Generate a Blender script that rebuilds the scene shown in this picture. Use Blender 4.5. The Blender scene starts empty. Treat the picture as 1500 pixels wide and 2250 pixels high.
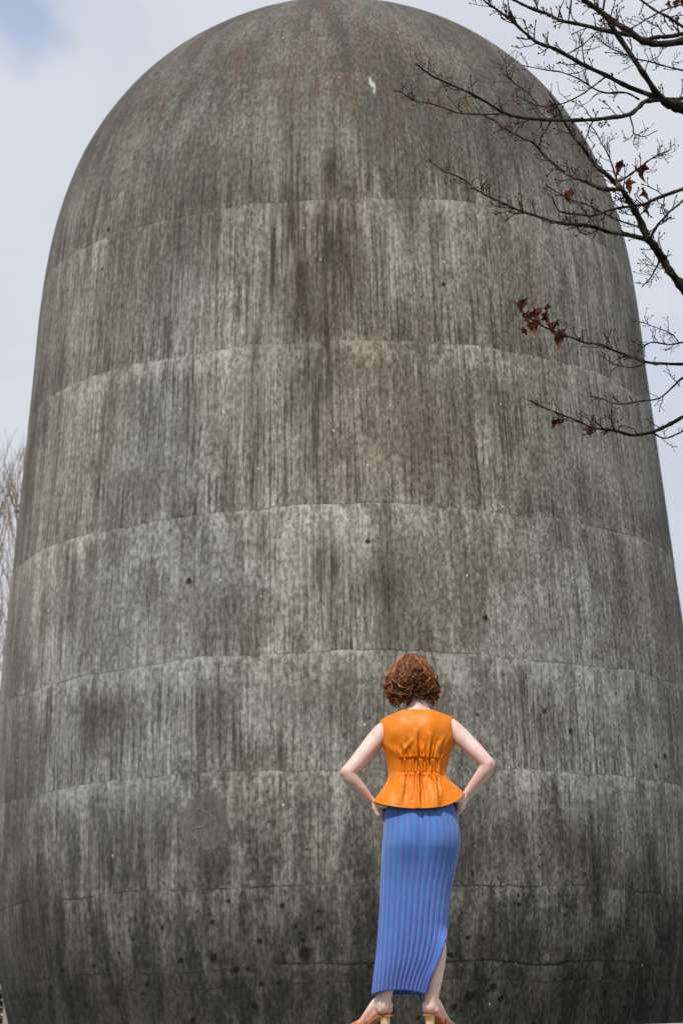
import bpy, math, random
import numpy as np
from mathutils import Vector, Matrix

# ------------------------------------------------------------------ camera, sky, sun, exposure
S = bpy.context.scene
COL = S.collection
F_PX = 5000.0                      # focal length in photo pixels (photo 1500 x 2250)
PITCH = math.atan(1220 / F_PX)
ROLL = math.radians(1.1)
CAM_Z = 0.55                       # camera held low
cam_d = bpy.data.cameras.new('camera')
cam_d.sensor_fit = 'VERTICAL'; cam_d.sensor_height = 36.0; cam_d.sensor_width = 24.0
cam_d.lens = 36.0 * F_PX / 2250.0
cam_d.clip_start = 0.1; cam_d.clip_end = 6000
cam_d.dof.use_dof = True; cam_d.dof.focus_distance = 10.5; cam_d.dof.aperture_fstop = 9.5
cam = bpy.data.objects.new('camera', cam_d); COL.objects.link(cam)
cam.matrix_world = (Matrix.Translation((0, 0, CAM_Z)) @ Matrix.Rotation(math.pi / 2 + PITCH, 4, 'X')
                    @ Matrix.Rotation(-ROLL, 4, 'Z'))
S.camera = cam
S.view_settings.view_transform = 'Standard'; S.view_settings.look = 'None'
S.view_settings.gamma = 1.0; S.view_settings.use_curve_mapping = False
S.view_settings.exposure = 0.0
S.render.engine = 'CYCLES'
S.cycles.max_bounces = 5; S.cycles.diffuse_bounces = 3; S.cycles.glossy_bounces = 3; S.cycles.transmission_bounces = 2

SUN_EL = math.radians(55); SUN_AZ = math.radians(203)      # sun behind the camera, a little to its left
W = bpy.data.worlds.new('World'); S.world = W; W.use_nodes = True

sun_d = bpy.data.lights.new('sun', 'SUN'); sun_d.energy = 4.1; sun_d.angle = math.radians(3.0)
sun_d.color = (1.0, 0.95, 0.88)
sun = bpy.data.objects.new('sun', sun_d); COL.objects.link(sun)
sdir = Vector((math.sin(SUN_AZ) * math.cos(SUN_EL), math.cos(SUN_AZ) * math.cos(SUN_EL), math.sin(SUN_EL)))
sun.rotation_euler = (-sdir).to_track_quat('-Z', 'Y').to_euler()
sun.location = (-6, -14, 18)

rng = np.random.default_rng(7)
random.seed(7)

# ------------------------------------------------------------------ photo pixel -> direction
def ray(x, y):
    a = x - 750.0; b = 1125.0 - y
    c, s = math.cos(ROLL), math.sin(ROLL)
    a, b = a * c + b * s, -a * s + b * c
    dx = a / F_PX; dy = b / F_PX
    return np.array([dx, math.cos(PITCH) - dy * math.sin(PITCH), math.sin(PITCH) + dy * math.cos(PITCH)])

def at_depth(x, y, Y):
    r = ray(x, y); k = Y / r[1]
    return np.array([r[0] * k, Y, r[2] * k + CAM_Z])

# ------------------------------------------------------------------ node helper
class NT:
    def __init__(s, tree): s.t = tree; s.n = tree.nodes; s.l = tree.links
    def new(s, typ, **kw):
        n = s.n.new(typ)
        for k, v in kw.items(): setattr(n, k, v)
        return n
    def put(s, sock, v):
        if hasattr(v, 'is_output'): s.l.new(v, sock)
        elif v is not None:
            try: sock.default_value = v
            except Exception: sock.default_value = (*v, 1.0)
    def m(s, op, a, b=None, c=None, clamp=False):
        n = s.new('ShaderNodeMath', operation=op); n.use_clamp = clamp
        s.put(n.inputs[0], a)
        if b is not None: s.put(n.inputs[1], b)
        if c is not None: s.put(n.inputs[2], c)
        return n.outputs[0]
    def vm(s, op, a, b=None):
        n = s.new('ShaderNodeVectorMath', operation=op)
        s.put(n.inputs[0], a)
        if b is not None: s.put(n.inputs[1], b)
        return n.outputs['Value'] if op in ('LENGTH', 'DISTANCE', 'DOT_PRODUCT') else n.outputs[0]
    def sep(s, v):
        n = s.new('ShaderNodeSeparateXYZ'); s.put(n.inputs[0], v); return n.outputs[0], n.outputs[1], n.outputs[2]
    def comb(s, x, y, z=0.0):
        n = s.new('ShaderNodeCombineXYZ')
        for i, v in enumerate((x, y, z)): s.put(n.inputs[i], v)
        return n.outputs[0]
    def noise(s, vec, scale=1.0, detail=2.0, rough=0.5, dist=0.0):
        n = s.new('ShaderNodeTexNoise'); s.put(n.inputs['Vector'], vec)
        n.inputs['Scale'].default_value = scale; n.inputs['Detail'].default_value = detail
        n.inputs['Roughness'].default_value = rough; n.inputs['Distortion'].default_value = dist
        return n.outputs[0]
    def vor(s, vec, scale, feature='F1', rnd=1.0):
        n = s.new('ShaderNodeTexVoronoi', feature=feature); s.put(n.inputs['Vector'], vec)
        n.inputs['Scale'].default_value = scale; n.inputs['Randomness'].default_value = rnd
        return n
    def ss(s, x, lo, hi, a=0.0, b=1.0):
        n = s.new('ShaderNodeMapRange', interpolation_type='SMOOTHSTEP'); s.put(n.inputs[0], x)
        for i, v in enumerate((lo, hi, a, b)): s.put(n.inputs[1 + i], v)
        return n.outputs[0]
    def mix(s, f, a, b, mode='MIX'):
        n = s.new('ShaderNodeMix', data_type='RGBA', blend_type=mode)
        s.put(n.inputs[0], f); s.put(n.inputs[6], a); s.put(n.inputs[7], b); return n.outputs[2]
    def attr(s, name):
        return s.new('ShaderNodeAttribute', attribute_name=name)
    def bump(s, h, strength, dist, normal=None):
        n = s.new('ShaderNodeBump'); n.inputs['Strength'].default_value = strength
        n.inputs['Distance'].default_value = dist; s.put(n.inputs['Height'], h)
        if normal is not None: s.put(n.inputs['Normal'], normal)
        return n.outputs[0]

def new_mat(name, rough=0.6, spec=0.3):
    m = bpy.data.materials.new(name); m.use_nodes = True
    nt = NT(m.node_tree); b = m.node_tree.nodes['Principled BSDF']
    b.inputs['Roughness'].default_value = rough
    b.inputs['Specular IOR Level'].default_value = spec
    return m, nt, b

# world: physical sky seen through gaps in a thin, bright cloud deck
wt = NT(W.node_tree)
bg = W.node_tree.nodes['Background']; bg.inputs[1].default_value = 0.1
sky = wt.new('ShaderNodeTexSky', sky_type='NISHITA'); sky.sun_disc = False
sky.sun_elevation = SUN_EL; sky.sun_rotation = SUN_AZ
gen = wt.new('ShaderNodeTexCoord').outputs['Generated']
gap_dir = ray(20, 25); gap_dir = gap_dir / np.linalg.norm(gap_dir)
near_gap = wt.vm('DISTANCE', gen, tuple(gap_dir))
cl1 = wt.noise(wt.vm('MULTIPLY', gen, (1.0, 1.0, 1.6)), 5.5, 6.0, 0.55, 0.4)
cl2 = wt.noise(wt.vm('ADD', wt.vm('MULTIPLY', gen, (1.0, 1.0, 1.8)), (3.1, 7.7, 1.2)), 3.0, 5.0, 0.55, 0.3)
gapn = wt.m('ADD', near_gap, wt.m('MULTIPLY', wt.m('SUBTRACT', wt.noise(gen, 22.0, 5.0, 0.55, 0.5), 0.5), 0.075))
gap_a = wt.ss(gapn, 0.006, 0.042, 0.52, 0.0)
gap_b = wt.ss(cl2, 0.62, 0.76, 0.0, 0.35)
cloud = wt.mix(wt.ss(cl1, 0.36, 0.62), (6.05, 6.45, 7.35, 1), (6.9, 7.2, 7.9, 1))
skyc = wt.mix(wt.m('MAXIMUM', gap_a, gap_b), cloud, wt.vm('MULTIPLY', sky.outputs[0], (1.75, 1.85, 1.9)))
W.node_tree.links.new(skyc, bg.inputs[0])

# ------------------------------------------------------------------ mesh helpers
def link(o, parent=None):
    COL.objects.link(o)
    if parent is not None: o.parent = parent
    return o

def empty(name, loc=(0, 0, 0), label=None, cat=None, group=None):
    o = bpy.data.objects.new(name, None); o.location = loc; o.empty_display_size = 0.2
    if label: o['label'] = label
    if cat: o['category'] = cat
    if group: o['group'] = group
    return link(o)

def build(name, verts, faces, mat, parent=None, smooth=True, attrs=None, origin=None):
    """verts Nx3 in world space; faces: Mx4 / Mx3 array or list. The object sits under parent (at parent's location)."""
    v = np.asarray(verts, float)
    if parent is not None:
        p = parent; off = np.zeros(3)
        while p is not None: off += np.array(p.location); p = p.parent
        v = v - off
    me = bpy.data.meshes.new(name)
    if isinstance(faces, np.ndarray):
        nf, k = faces.shape
        me.vertices.add(len(v)); me.vertices.foreach_set('co', v.astype(np.float32).ravel())
        me.loops.add(nf * k); me.loops.foreach_set('vertex_index', faces.astype(np.int32).ravel())
        me.polygons.add(nf); me.polygons.foreach_set('loop_start', np.arange(0, nf * k, k, dtype=np.int32))
        me.update(calc_edges=True)
    else:
        me.from_pydata([tuple(q) for q in v], [], faces); me.update()
    me.polygons.foreach_set('use_smooth', np.full(len(me.polygons), smooth))
    for an, (typ, data) in (attrs or {}).items():
        a = me.attributes.new(an, typ, 'POINT')
        key = {'FLOAT': 'value', 'FLOAT_VECTOR': 'vector', 'FLOAT_COLOR': 'color'}[typ]
        a.data.foreach_set(key, np.asarray(data, np.float32).ravel())
    me.materials.append(mat); me.validate()
    o = bpy.data.objects.new(name, me)
    return link(o, parent)

def grid_faces(r, c, closed=False):
    i = np.arange(r - 1)[:, None]; cc = c if closed else c - 1
    j = np.arange(cc)[None, :]; j2 = (j + 1) % c
    return np.stack([(i * c + j), (i * c + j2), ((i + 1) * c + j2), ((i + 1) * c + j)], -1).reshape(-1, 4)

def sstep(x, a, b):
    t = np.clip((np.asarray(x, float) - a) / (b - a), 0, 1); return t * t * (3 - 2 * t)

def vnoise(x, seed=0):
    """1-D value noise in -1..1"""
    x = np.asarray(x, float); i = np.floor(x).astype(np.int64); f = x - i; f = f * f * (3 - 2 * f)
    def h(n): return ((np.sin((n + seed * 57.31) * 12.9898) * 43758.5453) % 1.0) * 2 - 1
    return h(i) * (1 - f) + h(i + 1) * f

def tube(points, radii, sides=6, cap=True):
    """polyline tube -> verts, quads(list)"""
    P = np.asarray(points, float); n = len(P); R = np.broadcast_to(np.asarray(radii, float), (n,))
    T = np.gradient(P, axis=0); T /= np.linalg.norm(T, axis=1)[:, None] + 1e-9
    ref = np.array([0.13, 0.21, 0.97]); 
    if abs(T[0] @ ref) > 0.9: ref = np.array([1.0, 0.1, 0.0])
    U = np.zeros_like(P); u = ref - T[0] * (ref @ T[0])
    for k in range(n):
        u = u - T[k] * (u @ T[k]); u /= np.linalg.norm(u) + 1e-9; U[k] = u
    Vv = np.cross(T, U); a = np.arange(sides) / sides * 2 * np.pi
    ring = P[:, None] + R[:, None, None] * (np.cos(a)[None, :, None] * U[:, None] + np.sin(a)[None, :, None] * Vv[:, None])
    return ring.reshape(-1, 3), grid_faces(n, sides, True)

class Bag:
    """collects several tubes / grids of ONE part into one mesh"""
    def __init__(s): s.v = []; s.f = []; s.n = 0; s.a = []
    def add(s, v, f, a=0.0):
        s.v.append(np.asarray(v, float)); s.f.append(np.asarray(f) + s.n); s.n += len(v)
        s.a.append(np.broadcast_to(np.asarray(a, float), (len(v),)))
    def build(s, name, mat, parent=None, smooth=True, attr=None):
        at = {attr: ('FLOAT', np.concatenate(s.a))} if attr else None
        return build(name, np.concatenate(s.v), np.concatenate(s.f), mat, parent, smooth, at)

def smooth_path(pts, per=5):
    """Catmull-Rom"""
    P = np.asarray(pts, float); Q = np.vstack([2 * P[0] - P[1], P, 2 * P[-1] - P[-2]]); out = []
    for i in range(1, len(Q) - 2):
        p0, p1, p2, p3 = Q[i - 1], Q[i], Q[i + 1], Q[i + 2]
        for t in np.arange(per) / per:
            out.append(0.5 * (2 * p1 + (p2 - p0) * t + (2 * p0 - 5 * p1 + 4 * p2 - p3) * t * t + (3 * p1 - p0 - 3 * p2 + p3) * t ** 3))
    out.append(Q[-2]); return np.array(out)

# ================================================================== THE TOWER
TX, TY = 0.0137, 40.0
PROF = np.array([(-0.55, 5.50), (0.0, 5.63), (0.4, 5.73), (0.9, 5.842), (1.4, 5.965), (1.9, 6.045), (2.4, 6.095), (2.9, 6.118), (3.4, 6.125),
    (3.9, 6.126), (4.4, 6.122), (4.9, 6.114), (5.4, 6.103), (5.9, 6.087), (6.4, 6.064), (6.9, 6.032), (7.4, 5.994), (7.9, 5.951),
    (8.4, 5.908), (8.9, 5.863), (9.4, 5.816), (9.9, 5.769), (10.4, 5.723), (10.9, 5.679), (11.4, 5.635), (11.9, 5.592), (12.4, 5.549),
    (12.9, 5.504), (13.4, 5.456), (13.9, 5.40), (14.4, 5.329), (14.9, 5.233), (15.4, 5.101), (15.9, 4.931), (16.4, 4.71), (16.9, 4.42),
    (17.4, 4.06), (17.9, 3.57), (18.2, 3.22), (18.4, 2.95), (18.6, 2.64), (18.8, 2.28), (19.0, 1.82), (19.16, 1.32), (19.25, 0.7), (19.27, 0.02)])
# resample by meridian arc length, smoothed
_s = np.r_[0, np.cumsum(np.hypot(*np.diff(PROF, axis=0).T))]
ARC = np.linspace(0, _s[-1], 700)
PH = np.interp(ARC, _s, PROF[:, 0]); PR = np.interp(ARC, _s, PROF[:, 1])
_k = np.exp(-0.5 * (np.arange(-24, 25) / 9.0) ** 2); _k /= _k.sum()
def _sm(v, even):
    post = v[-25:-1][::-1] if even else 2 * v[-1] - v[-25:-1][::-1]
    return np.convolve(np.r_[2 * v[0] - v[1:25][::-1], v, post], _k, 'valid')
PH = _sm(PH, True); PR = np.maximum(_sm(PR, False), 0.0)
H2A = lambda h: np.interp(h, PH, ARC)             # height -> meridian arc
def tower_hit(x, y):
    """photo pixel -> (angle from the near point, meridian arc, world point) on the tower"""
    r = ray(x, y); hor = math.hypot(r[0], r[1]); r = r / hor
    s = np.linspace(TY - 8, TY + 1, 4000)
    rho = np.hypot(r[0] * s - TX, r[1] * s - TY); R = np.interp(r[2] * s, PH, PR, right=0)
    k = int(np.argmax(rho < R)); p = r * s[k]
    return math.atan2(p[0] - TX, TY - p[1]), float(H2A(p[2])), p + np.array([0, 0, CAM_Z])

UM = 6.1                                           # metres of u per radian
joint_px = [22, 158, 432, 745, 1108, 1432, 1685, 1945, 2122, 2165]
joints = [tower_hit(744, y)[1] for y in joint_px]
bounds = [ARC[-1]] + joints + [0.0]

ang_f = np.linspace(-math.radians(104), math.radians(104), 760)
ang_b = np.linspace(math.radians(104), math.radians(256), 64)[1:-1]
ANG = np.r_[ang_f, ang_b]; NA = len(ANG)

def joint_curve(a0, k):
    """wandering pour line: meridian arc as a function of angle"""
    if k == 0 or k == len(bounds) - 1: return np.full(NA, a0)
    u = ANG * UM
    per = np.where(ANG > math.radians(200), 0.0, 1.0)
    return a0 + per * (0.05 * vnoise(u * 0.35, k) + 0.028 * vnoise(u * 1.3, k + 20) + 0.011 * vnoise(u * 4.5, k + 40)
                       + 0.0)
curves = [joint_curve(b, k) for k, b in enumerate(bounds)]

# stains, and light fall-off on the left edge painted in: (x, y, half width px, half height px, strength) -> maps over the surface
def blob_map(lst, A, M):
    out = np.zeros(A.shape)
    for (x, y, wx, wy, st) in lst:
        a, m, p = tower_hit(x, y); d = 36.0 / F_PX
        out = np.maximum(out, st * np.exp(-((A - a) * UM / (wx * d)) ** 2 - ((M - m) / (wy * d * 1.06)) ** 2))
    return out
DARK = [(660, 560, 22, 200, .9), (715, 700, 20, 220, .9), (772, 520, 16, 150, .8), (600, 560, 12, 170, .7), (730, 380, 30, 70, .8), (690, 960, 30, 90, .7), (560, 760, 14, 120, .6), (840, 560, 12, 120, .5), (640, 300, 14, 160, .7), (560, 1010, 12, 90, .6), (480, 560, 10, 90, .5), (400, 560, 10, 80, .5), (900, 480, 10, 90, .5), (1000, 900, 14, 120, .4),
        (640, 480, 60, 130, .7), (730, 520, 50, 160, .8), (690, 850, 45, 120, .75), (600, 640, 30, 110, .5), (770, 600, 40, 120, .5),
        (720, 1250, 40, 60, .8), (830, 1290, 60, 50, .6), (560, 900, 50, 90, .45), (420, 900, 60, 90, .35), (230, 1570, 110, 60, .5),
        (450, 1560, 60, 70, .5), (150, 330, 120, 190, .45), (640, 330, 30, 130, .55), (830, 330, 60, 80, .4), (290, 1850, 160, 110, .5),
        (1020, 1850, 22, 120, .55), (1290, 1880, 110, 70, .5), (1130, 1530, 60, 70, .4), (820, 1480, 60, 50, .3), (1060, 330, 130, 90, .35),
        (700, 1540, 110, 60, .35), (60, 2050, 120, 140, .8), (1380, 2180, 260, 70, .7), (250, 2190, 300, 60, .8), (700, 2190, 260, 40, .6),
        (500, 2080, 60, 60, .4), (1060, 2080, 30, 35, .8), (1430, 1950, 100, 70, .6), (960, 540, 30, 90, .3), (500, 1330, 60, 60, .3),
        (860, 1380, 25, 60, .5), (320, 1330, 40, 50, .3), (100, 620, 70, 260, .5), (70, 1000, 60, 300, .5), (30, 1380, 80, 300, .45), (40, 1750, 120, 200, .45), (150, 420, 90, 160, .4), (1440, 1250, 40, 200, .25), (680, 640, 70, 260, .55)]  # the tall left-edge blobs paint the wall's light fall-off into its colour
BROWN = [(560, 110, 150, 60, .9), (720, 60, 190, 60, .7), (850, 120, 120, 50, .6), (690, 520, 130, 200, .7), (1000, 640, 130, 120, .35),
         (960, 930, 220, 180, .55), (760, 950, 90, 120, .5), (260, 600, 70, 130, .5), (230, 1590, 100, 70, .7), (480, 1570, 80, 80, .6),
         (900, 1280, 130, 100, .6), (1030, 1340, 80, 90, .6), (700, 1120, 200, 60, .4), (1180, 1300, 120, 120, .35), (830, 400, 90, 40, .7),
         (1250, 2230, 140, 40, .7), (540, 1700, 60, 60, .35), (1030, 1850, 40, 120, .6), (620, 1340, 120, 60, .5), (1220, 1600, 60, 60, .45)]
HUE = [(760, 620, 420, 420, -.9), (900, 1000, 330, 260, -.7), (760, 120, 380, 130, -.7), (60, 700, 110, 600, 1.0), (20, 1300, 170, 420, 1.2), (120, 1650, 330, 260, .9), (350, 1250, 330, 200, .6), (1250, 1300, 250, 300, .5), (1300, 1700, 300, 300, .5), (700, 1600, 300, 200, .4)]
PALE = [(500, 620, 120, 110, .5), (1000, 600, 130, 130, .55), (1290, 700, 140, 200, .6), (1060, 800, 180, 40, .6), (660, 790, 50, 50, .8), (520, 280, 40, 60, .6),
        (640, 1150, 330, 40, .5), (330, 1230, 120, 60, .55), (560, 1270, 90, 70, .4), (1150, 1140, 160, 30, .6), (1290, 1270, 170, 130, .5),
        (300, 1500, 200, 26, .5), (1200, 1480, 250, 40, .5), (980, 1480, 120, 40, .45), (330, 1640, 60, 60, .5), (820, 195, 16, 30, 1.0), (560, 1940, 90, 40, .35),
        (430, 1990, 120, 40, .4), (1180, 2000, 130, 60, .4), (1350, 1620, 150, 150, .5), (960, 1720, 160, 50, .3), (1200, 1760, 120, 90, .35), (100, 2150, 14, 24, .8)]
FEAT = [(974, 625, 7), (415, 1277, 9), (808, 1190, 7), (1066, 1357, 8), (1196, 1564, 7), (1253, 1606, 8), (1460, 1662, 9), (1441, 1683, 9),
        (238, 505, 8), (187, 494, 7), (224, 590, 6), (1083, 2168, 12), (1030, 2190, 13), (1100, 2195, 9), (670, 2095, 17), (470, 2105, 12),
        (570, 2068, 8), (520, 2132, 9), (1014, 2220, 7), (620, 1990, 7), (98, 723, 5), (650, 2035, 6), (1048, 1571, 5), (700, 2040, 7), (560, 2210, 10), (545, 2130, 7)]

mc, nt, bs = new_mat('weathered_concrete', 0.88, 0.22)
cyl = nt.attr('cyl').outputs['Vector']; U_, V_, ID_ = nt.sep(cyl)
st = nt.attr('stain_shade').outputs['Vector']; SD, SB, SP = nt.sep(st)
jj = nt.attr('pour').outputs['Vector']; JD, JB, DOME = nt.sep(jj)      # below upper joint, above lower joint, dome weight
CT, CS, _z = nt.sep(nt.attr('cement').outputs['Vector'])
UI = nt.m('ADD', U_, nt.m('MULTIPLY', ID_, 53.7))
uvi = nt.comb(UI, V_, 0.0)
def n2(su, sv, detail, rough, src=None, off=(0, 0)):
    n = nt.new('ShaderNodeTexNoise', noise_dimensions='2D')
    v = nt.vm('MULTIPLY', src or uvi, (su, sv, 0.0))
    if off != (0, 0): v = nt.vm('ADD', v, (off[0], off[1], 0.0))
    nt.put(n.inputs['Vector'], v); n.inputs['Scale'].default_value = 1.0
    n.inputs['Detail'].default_value = detail; n.inputs['Roughness'].default_value = rough
    return n.outputs[0]
big = n2(0.42, 0.30, 4.0, 0.6, nt.comb(U_, V_, 0.0))
uvc = nt.comb(U_, V_, 0.0)
mid = n2(2.6, 0.95, 5.0, 0.66, uvc)
fine = n2(16.0, 9.0, 3.0, 0.75)
stra = n2(3.4, 0.42, 3.0, 0.62, uvc)
strb = n2(10.5, 0.45, 4.0, 0.68)
strc = n2(22.0, 0.70, 3.0, 0.70)
# formwork boards about 11.5 cm wide, wandering edges
bu = nt.m('DIVIDE', nt.m('ADD', UI, nt.m('MULTIPLY', mid, 0.05)), 0.115)
bid = nt.m('FLOOR', bu); bfr = nt.m('FRACT', bu)
wn = nt.new('ShaderNodeTexWhiteNoise', noise_dimensions='1D'); nt.put(wn.inputs['W'], bid); board_r = wn.outputs['Value']
edge = nt.m('MINIMUM', bfr, nt.m('SUBTRACT', 1.0, bfr))
eline = nt.ss(edge, 0.04, 0.17, 1.0, 0.0)
evis = nt.ss(n2(0.73, 0.9, 3.0, 0.7, nt.comb(bid, V_, 0.0)), 0.47, 0.55)
eline = nt.m('MULTIPLY', eline, evis)
bu2 = nt.m('DIVIDE', nt.m('ADD', UI, nt.m('MULTIPLY', mid, 0.07)), 0.0737); bid2 = nt.m('FLOOR', bu2); bf2 = nt.m('FRACT', bu2)
e2 = nt.ss(nt.m('MINIMUM', bf2, nt.m('SUBTRACT', 1.0, bf2)), 0.05, 0.21, 1.0, 0.0)
e2 = nt.m('MULTIPLY', e2, nt.ss(n2(0.73, 1.3, 3.0, 0.7, nt.comb(bid2, V_, 0.0), (50.0, 13.0)), 0.52, 0.60))
eline = nt.m('MAXIMUM', eline, nt.m('MULTIPLY', e2, 0.9))
# streaks fade out in the smooth cement band just under a pour line and on the dome
jdw = nt.m('ADD', JD, nt.m('MULTIPLY', nt.m('SUBTRACT', stra, 0.5), 1.6))
swt = nt.m('MULTIPLY', nt.ss(jdw, 0.05, 0.55, 0.12, 1.0), nt.m('MULTIPLY', CS, nt.m('SUBTRACT', 1.0, nt.m('MULTIPLY', DOME, 0.30))))
swt = nt.m('MULTIPLY', swt, nt.ss(n2(0.62, 0.48, 3.0, 0.6, uvc, (71.0, 23.0)), 0.38, 0.56, 0.52, 1.0))
lowt = nt.ss(JB, 1.6, 0.1)                                   # grime gathers above the lower pour line
linesb = nt.m('MULTIPLY', nt.ss(strb, 0.545, 0.60), nt.ss(strb, 0.70, 0.62, 0.35, 1.0)); linesc = nt.ss(strc, 0.565, 0.62)
pres_a = nt.ss(n2(0.55, 0.02, 3.0, 0.65, None, (3.0, 40.0)), 0.42, 0.60); pres_b = nt.ss(n2(0.65, 0.02, 3.0, 0.65, None, (9.0, 70.0)), 0.42, 0.60)
mfn = nt.m('ADD', nt.m('MULTIPLY', mid, 0.78), nt.m('MULTIPLY', fine, 0.22))
c = nt.mix(nt.ss(mfn, 0.36, 0.64), (0.128, 0.123, 0.112, 1), (0.222, 0.217, 0.203, 1))
c = nt.mix(nt.m('MULTIPLY', nt.ss(big, 0.45, 0.60), 0.40), c, (0.265, 0.26, 0.243, 1))
c = nt.mix(nt.m('MULTIPLY', nt.ss(big, 0.52, 0.36), 0.40), c, (0.098, 0.089, 0.077, 1))
# light and dark run-off bands, single boards
c = nt.mix(nt.m('MULTIPLY', nt.m('MULTIPLY', nt.ss(stra, 0.50, 0.66), nt.ss(strb, 0.40, 0.52)), nt.m('MULTIPLY', swt, 0.30)), c, (0.088, 0.076, 0.062, 1))
c = nt.mix(nt.m('MULTIPLY', nt.m('MULTIPLY', nt.ss(stra, 0.48, 0.36), nt.ss(strb, 0.52, 0.40)), nt.m('MULTIPLY', swt, 0.35)), c, (0.272, 0.266, 0.248, 1))
c = nt.mix(nt.m('MULTIPLY', swt, 0.8), c, nt.mix(1.0, c, nt.comb(*[nt.m('ADD', 0.85, nt.m('MULTIPLY', board_r, 0.28))] * 3), 'MULTIPLY'))
pal = nt.m('MULTIPLY', nt.m('MULTIPLY', nt.ss(jdw, 0.60, 0.05), nt.ss(mfn, 0.36, 0.58)), nt.m('MULTIPLY', nt.ss(pres_a, 0.0, 1.0, 0.12, 1.0), nt.m('SUBTRACT', 0.48, nt.m('MULTIPLY', DOME, 0.42))))
pal2 = nt.m('MULTIPLY', nt.m('MULTIPLY', nt.ss(JB, 0.22, 0.0), nt.ss(mfn, 0.40, 0.58)), nt.m('MULTIPLY', pres_a, 0.38))
c = nt.mix(nt.m('MAXIMUM', pal, pal2), c, (0.315, 0.308, 0.285, 1))
c = nt.mix(1.0, c, nt.comb(nt.m('MULTIPLY', CT, 1.04), nt.m('MULTIPLY', CT, 1.02), nt.m('MULTIPLY', CT, 0.965)), 'MULTIPLY')
c = nt.mix(nt.m('MULTIPLY', nt.m('MULTIPLY', SP, 0.8), nt.ss(mfn, 0.38, 0.58)), c, (0.325, 0.32, 0.305, 1))
brn = n2(2.1, 0.75, 4.0, 0.7, uvc, (31.0, 11.0))
brn_m = nt.m('MULTIPLY', nt.ss(nt.m('ADD', brn, nt.m('ADD', nt.m('MULTIPLY', SB, 0.16), nt.m('MULTIPLY', lowt, 0.04))), 0.53, 0.66), nt.m('ADD', 0.22, nt.m('MULTIPLY', SB, 0.36)), clamp=True)
c = nt.mix(brn_m, c, nt.mix(fine, (0.078, 0.061, 0.046, 1), (0.155, 0.126, 0.100, 1)))
# run-off that starts at a pour line and fades on its way down
coln = n2(3.1, 0.02, 3.0, 0.7, None, (7.0, 3.0)); coll = n2(1.3, 0.02, 2.0, 0.6, None, (17.0, 9.0))
run = nt.m('MULTIPLY', nt.ss(coln, 0.50, 0.62), nt.m('SUBTRACT', 1.0, nt.m('DIVIDE', JD, nt.m('MULTIPLY', coll, 3.6)), clamp=True))
run = nt.m('MULTIPLY', nt.m('MULTIPLY', run, nt.ss(strc, 0.36, 0.60, 0.35, 1.0)), nt.ss(JD, 0.0, 0.12))
c = nt.mix(nt.m('MULTIPLY', run, 0.55), c, (0.052, 0.043, 0.033, 1))
# grime hanging just above a pour line
grm = nt.m('MULTIPLY', nt.m('MULTIPLY', nt.ss(JB, 0.75, 0.02), nt.ss(nt.m('ADD', stra, nt.m('MULTIPLY', mid, .4)), 0.60, 0.82)), nt.m('MULTIPLY', pres_b, 0.42))
c = nt.mix(grm, c, (0.062, 0.050, 0.039, 1))
# dark run-off streaks, broken along their length
brk = nt.ss(nt.m('ADD', nt.m('ADD', nt.m('MULTIPLY', mid, .5), nt.m('MULTIPLY', big, .4)), nt.m('ADD', nt.m('MULTIPLY', stra, .3), nt.m('MULTIPLY', lowt, 0.06))), 0.56, 0.70, 0.06, 1.0)
dk = nt.m('ADD', nt.m('MULTIPLY', linesb, 0.80), nt.m('MULTIPLY', linesc, 0.62))
dk = nt.m('ADD', nt.m('MULTIPLY', dk, brk), nt.m('MULTIPLY', eline, 0.80))
dk = nt.m('MINIMUM', nt.m('MULTIPLY', dk, swt), 0.86)
c = nt.mix(dk, c, nt.mix(0.25, (0.026, 0.022, 0.018, 1), c))
# mapped dark stains and painted left-edge fall-off, broken up by the streak noise
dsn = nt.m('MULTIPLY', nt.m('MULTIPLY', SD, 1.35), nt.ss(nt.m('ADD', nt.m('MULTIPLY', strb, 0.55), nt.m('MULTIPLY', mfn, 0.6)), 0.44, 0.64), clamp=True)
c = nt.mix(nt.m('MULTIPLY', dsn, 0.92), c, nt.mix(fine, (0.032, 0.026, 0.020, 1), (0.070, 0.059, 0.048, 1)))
# old grime on the dome
dgm = nt.m('MULTIPLY', DOME, nt.ss(nt.m('ADD', nt.m('MULTIPLY', mfn, 0.6), nt.m('MULTIPLY', big, 0.5)), 0.46, 0.66, 0.94, 0.52))
c = nt.mix(dgm, c, nt.mix(nt.ss(brn, 0.42, 0.60), (0.072, 0.069, 0.063, 1), (0.092, 0.073, 0.060, 1)))
# darkens towards the foot of the tower, with a ragged upper edge
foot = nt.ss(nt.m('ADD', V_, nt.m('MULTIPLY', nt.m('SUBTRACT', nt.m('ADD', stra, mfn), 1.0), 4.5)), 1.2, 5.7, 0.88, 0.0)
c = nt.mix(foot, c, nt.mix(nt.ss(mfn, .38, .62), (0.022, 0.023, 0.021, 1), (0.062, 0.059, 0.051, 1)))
# hairline crazing
cz = nt.vor(nt.vm('ADD', nt.vm('MULTIPLY', uvi, (2.4, 1.9, 0.0)), nt.comb(mid, fine, 0.0)), 1.0, 'DISTANCE_TO_EDGE'); cz.voronoi_dimensions = '2D'
czm = nt.m('MULTIPLY', nt.ss(cz.outputs['Distance'], 0.006, 0.030, 1.0, 0.0), nt.ss(mid, 0.46, 0.58, 0.0, 0.6))
c = nt.mix(czm, c, (0.055, 0.05, 0.043, 1))
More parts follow.
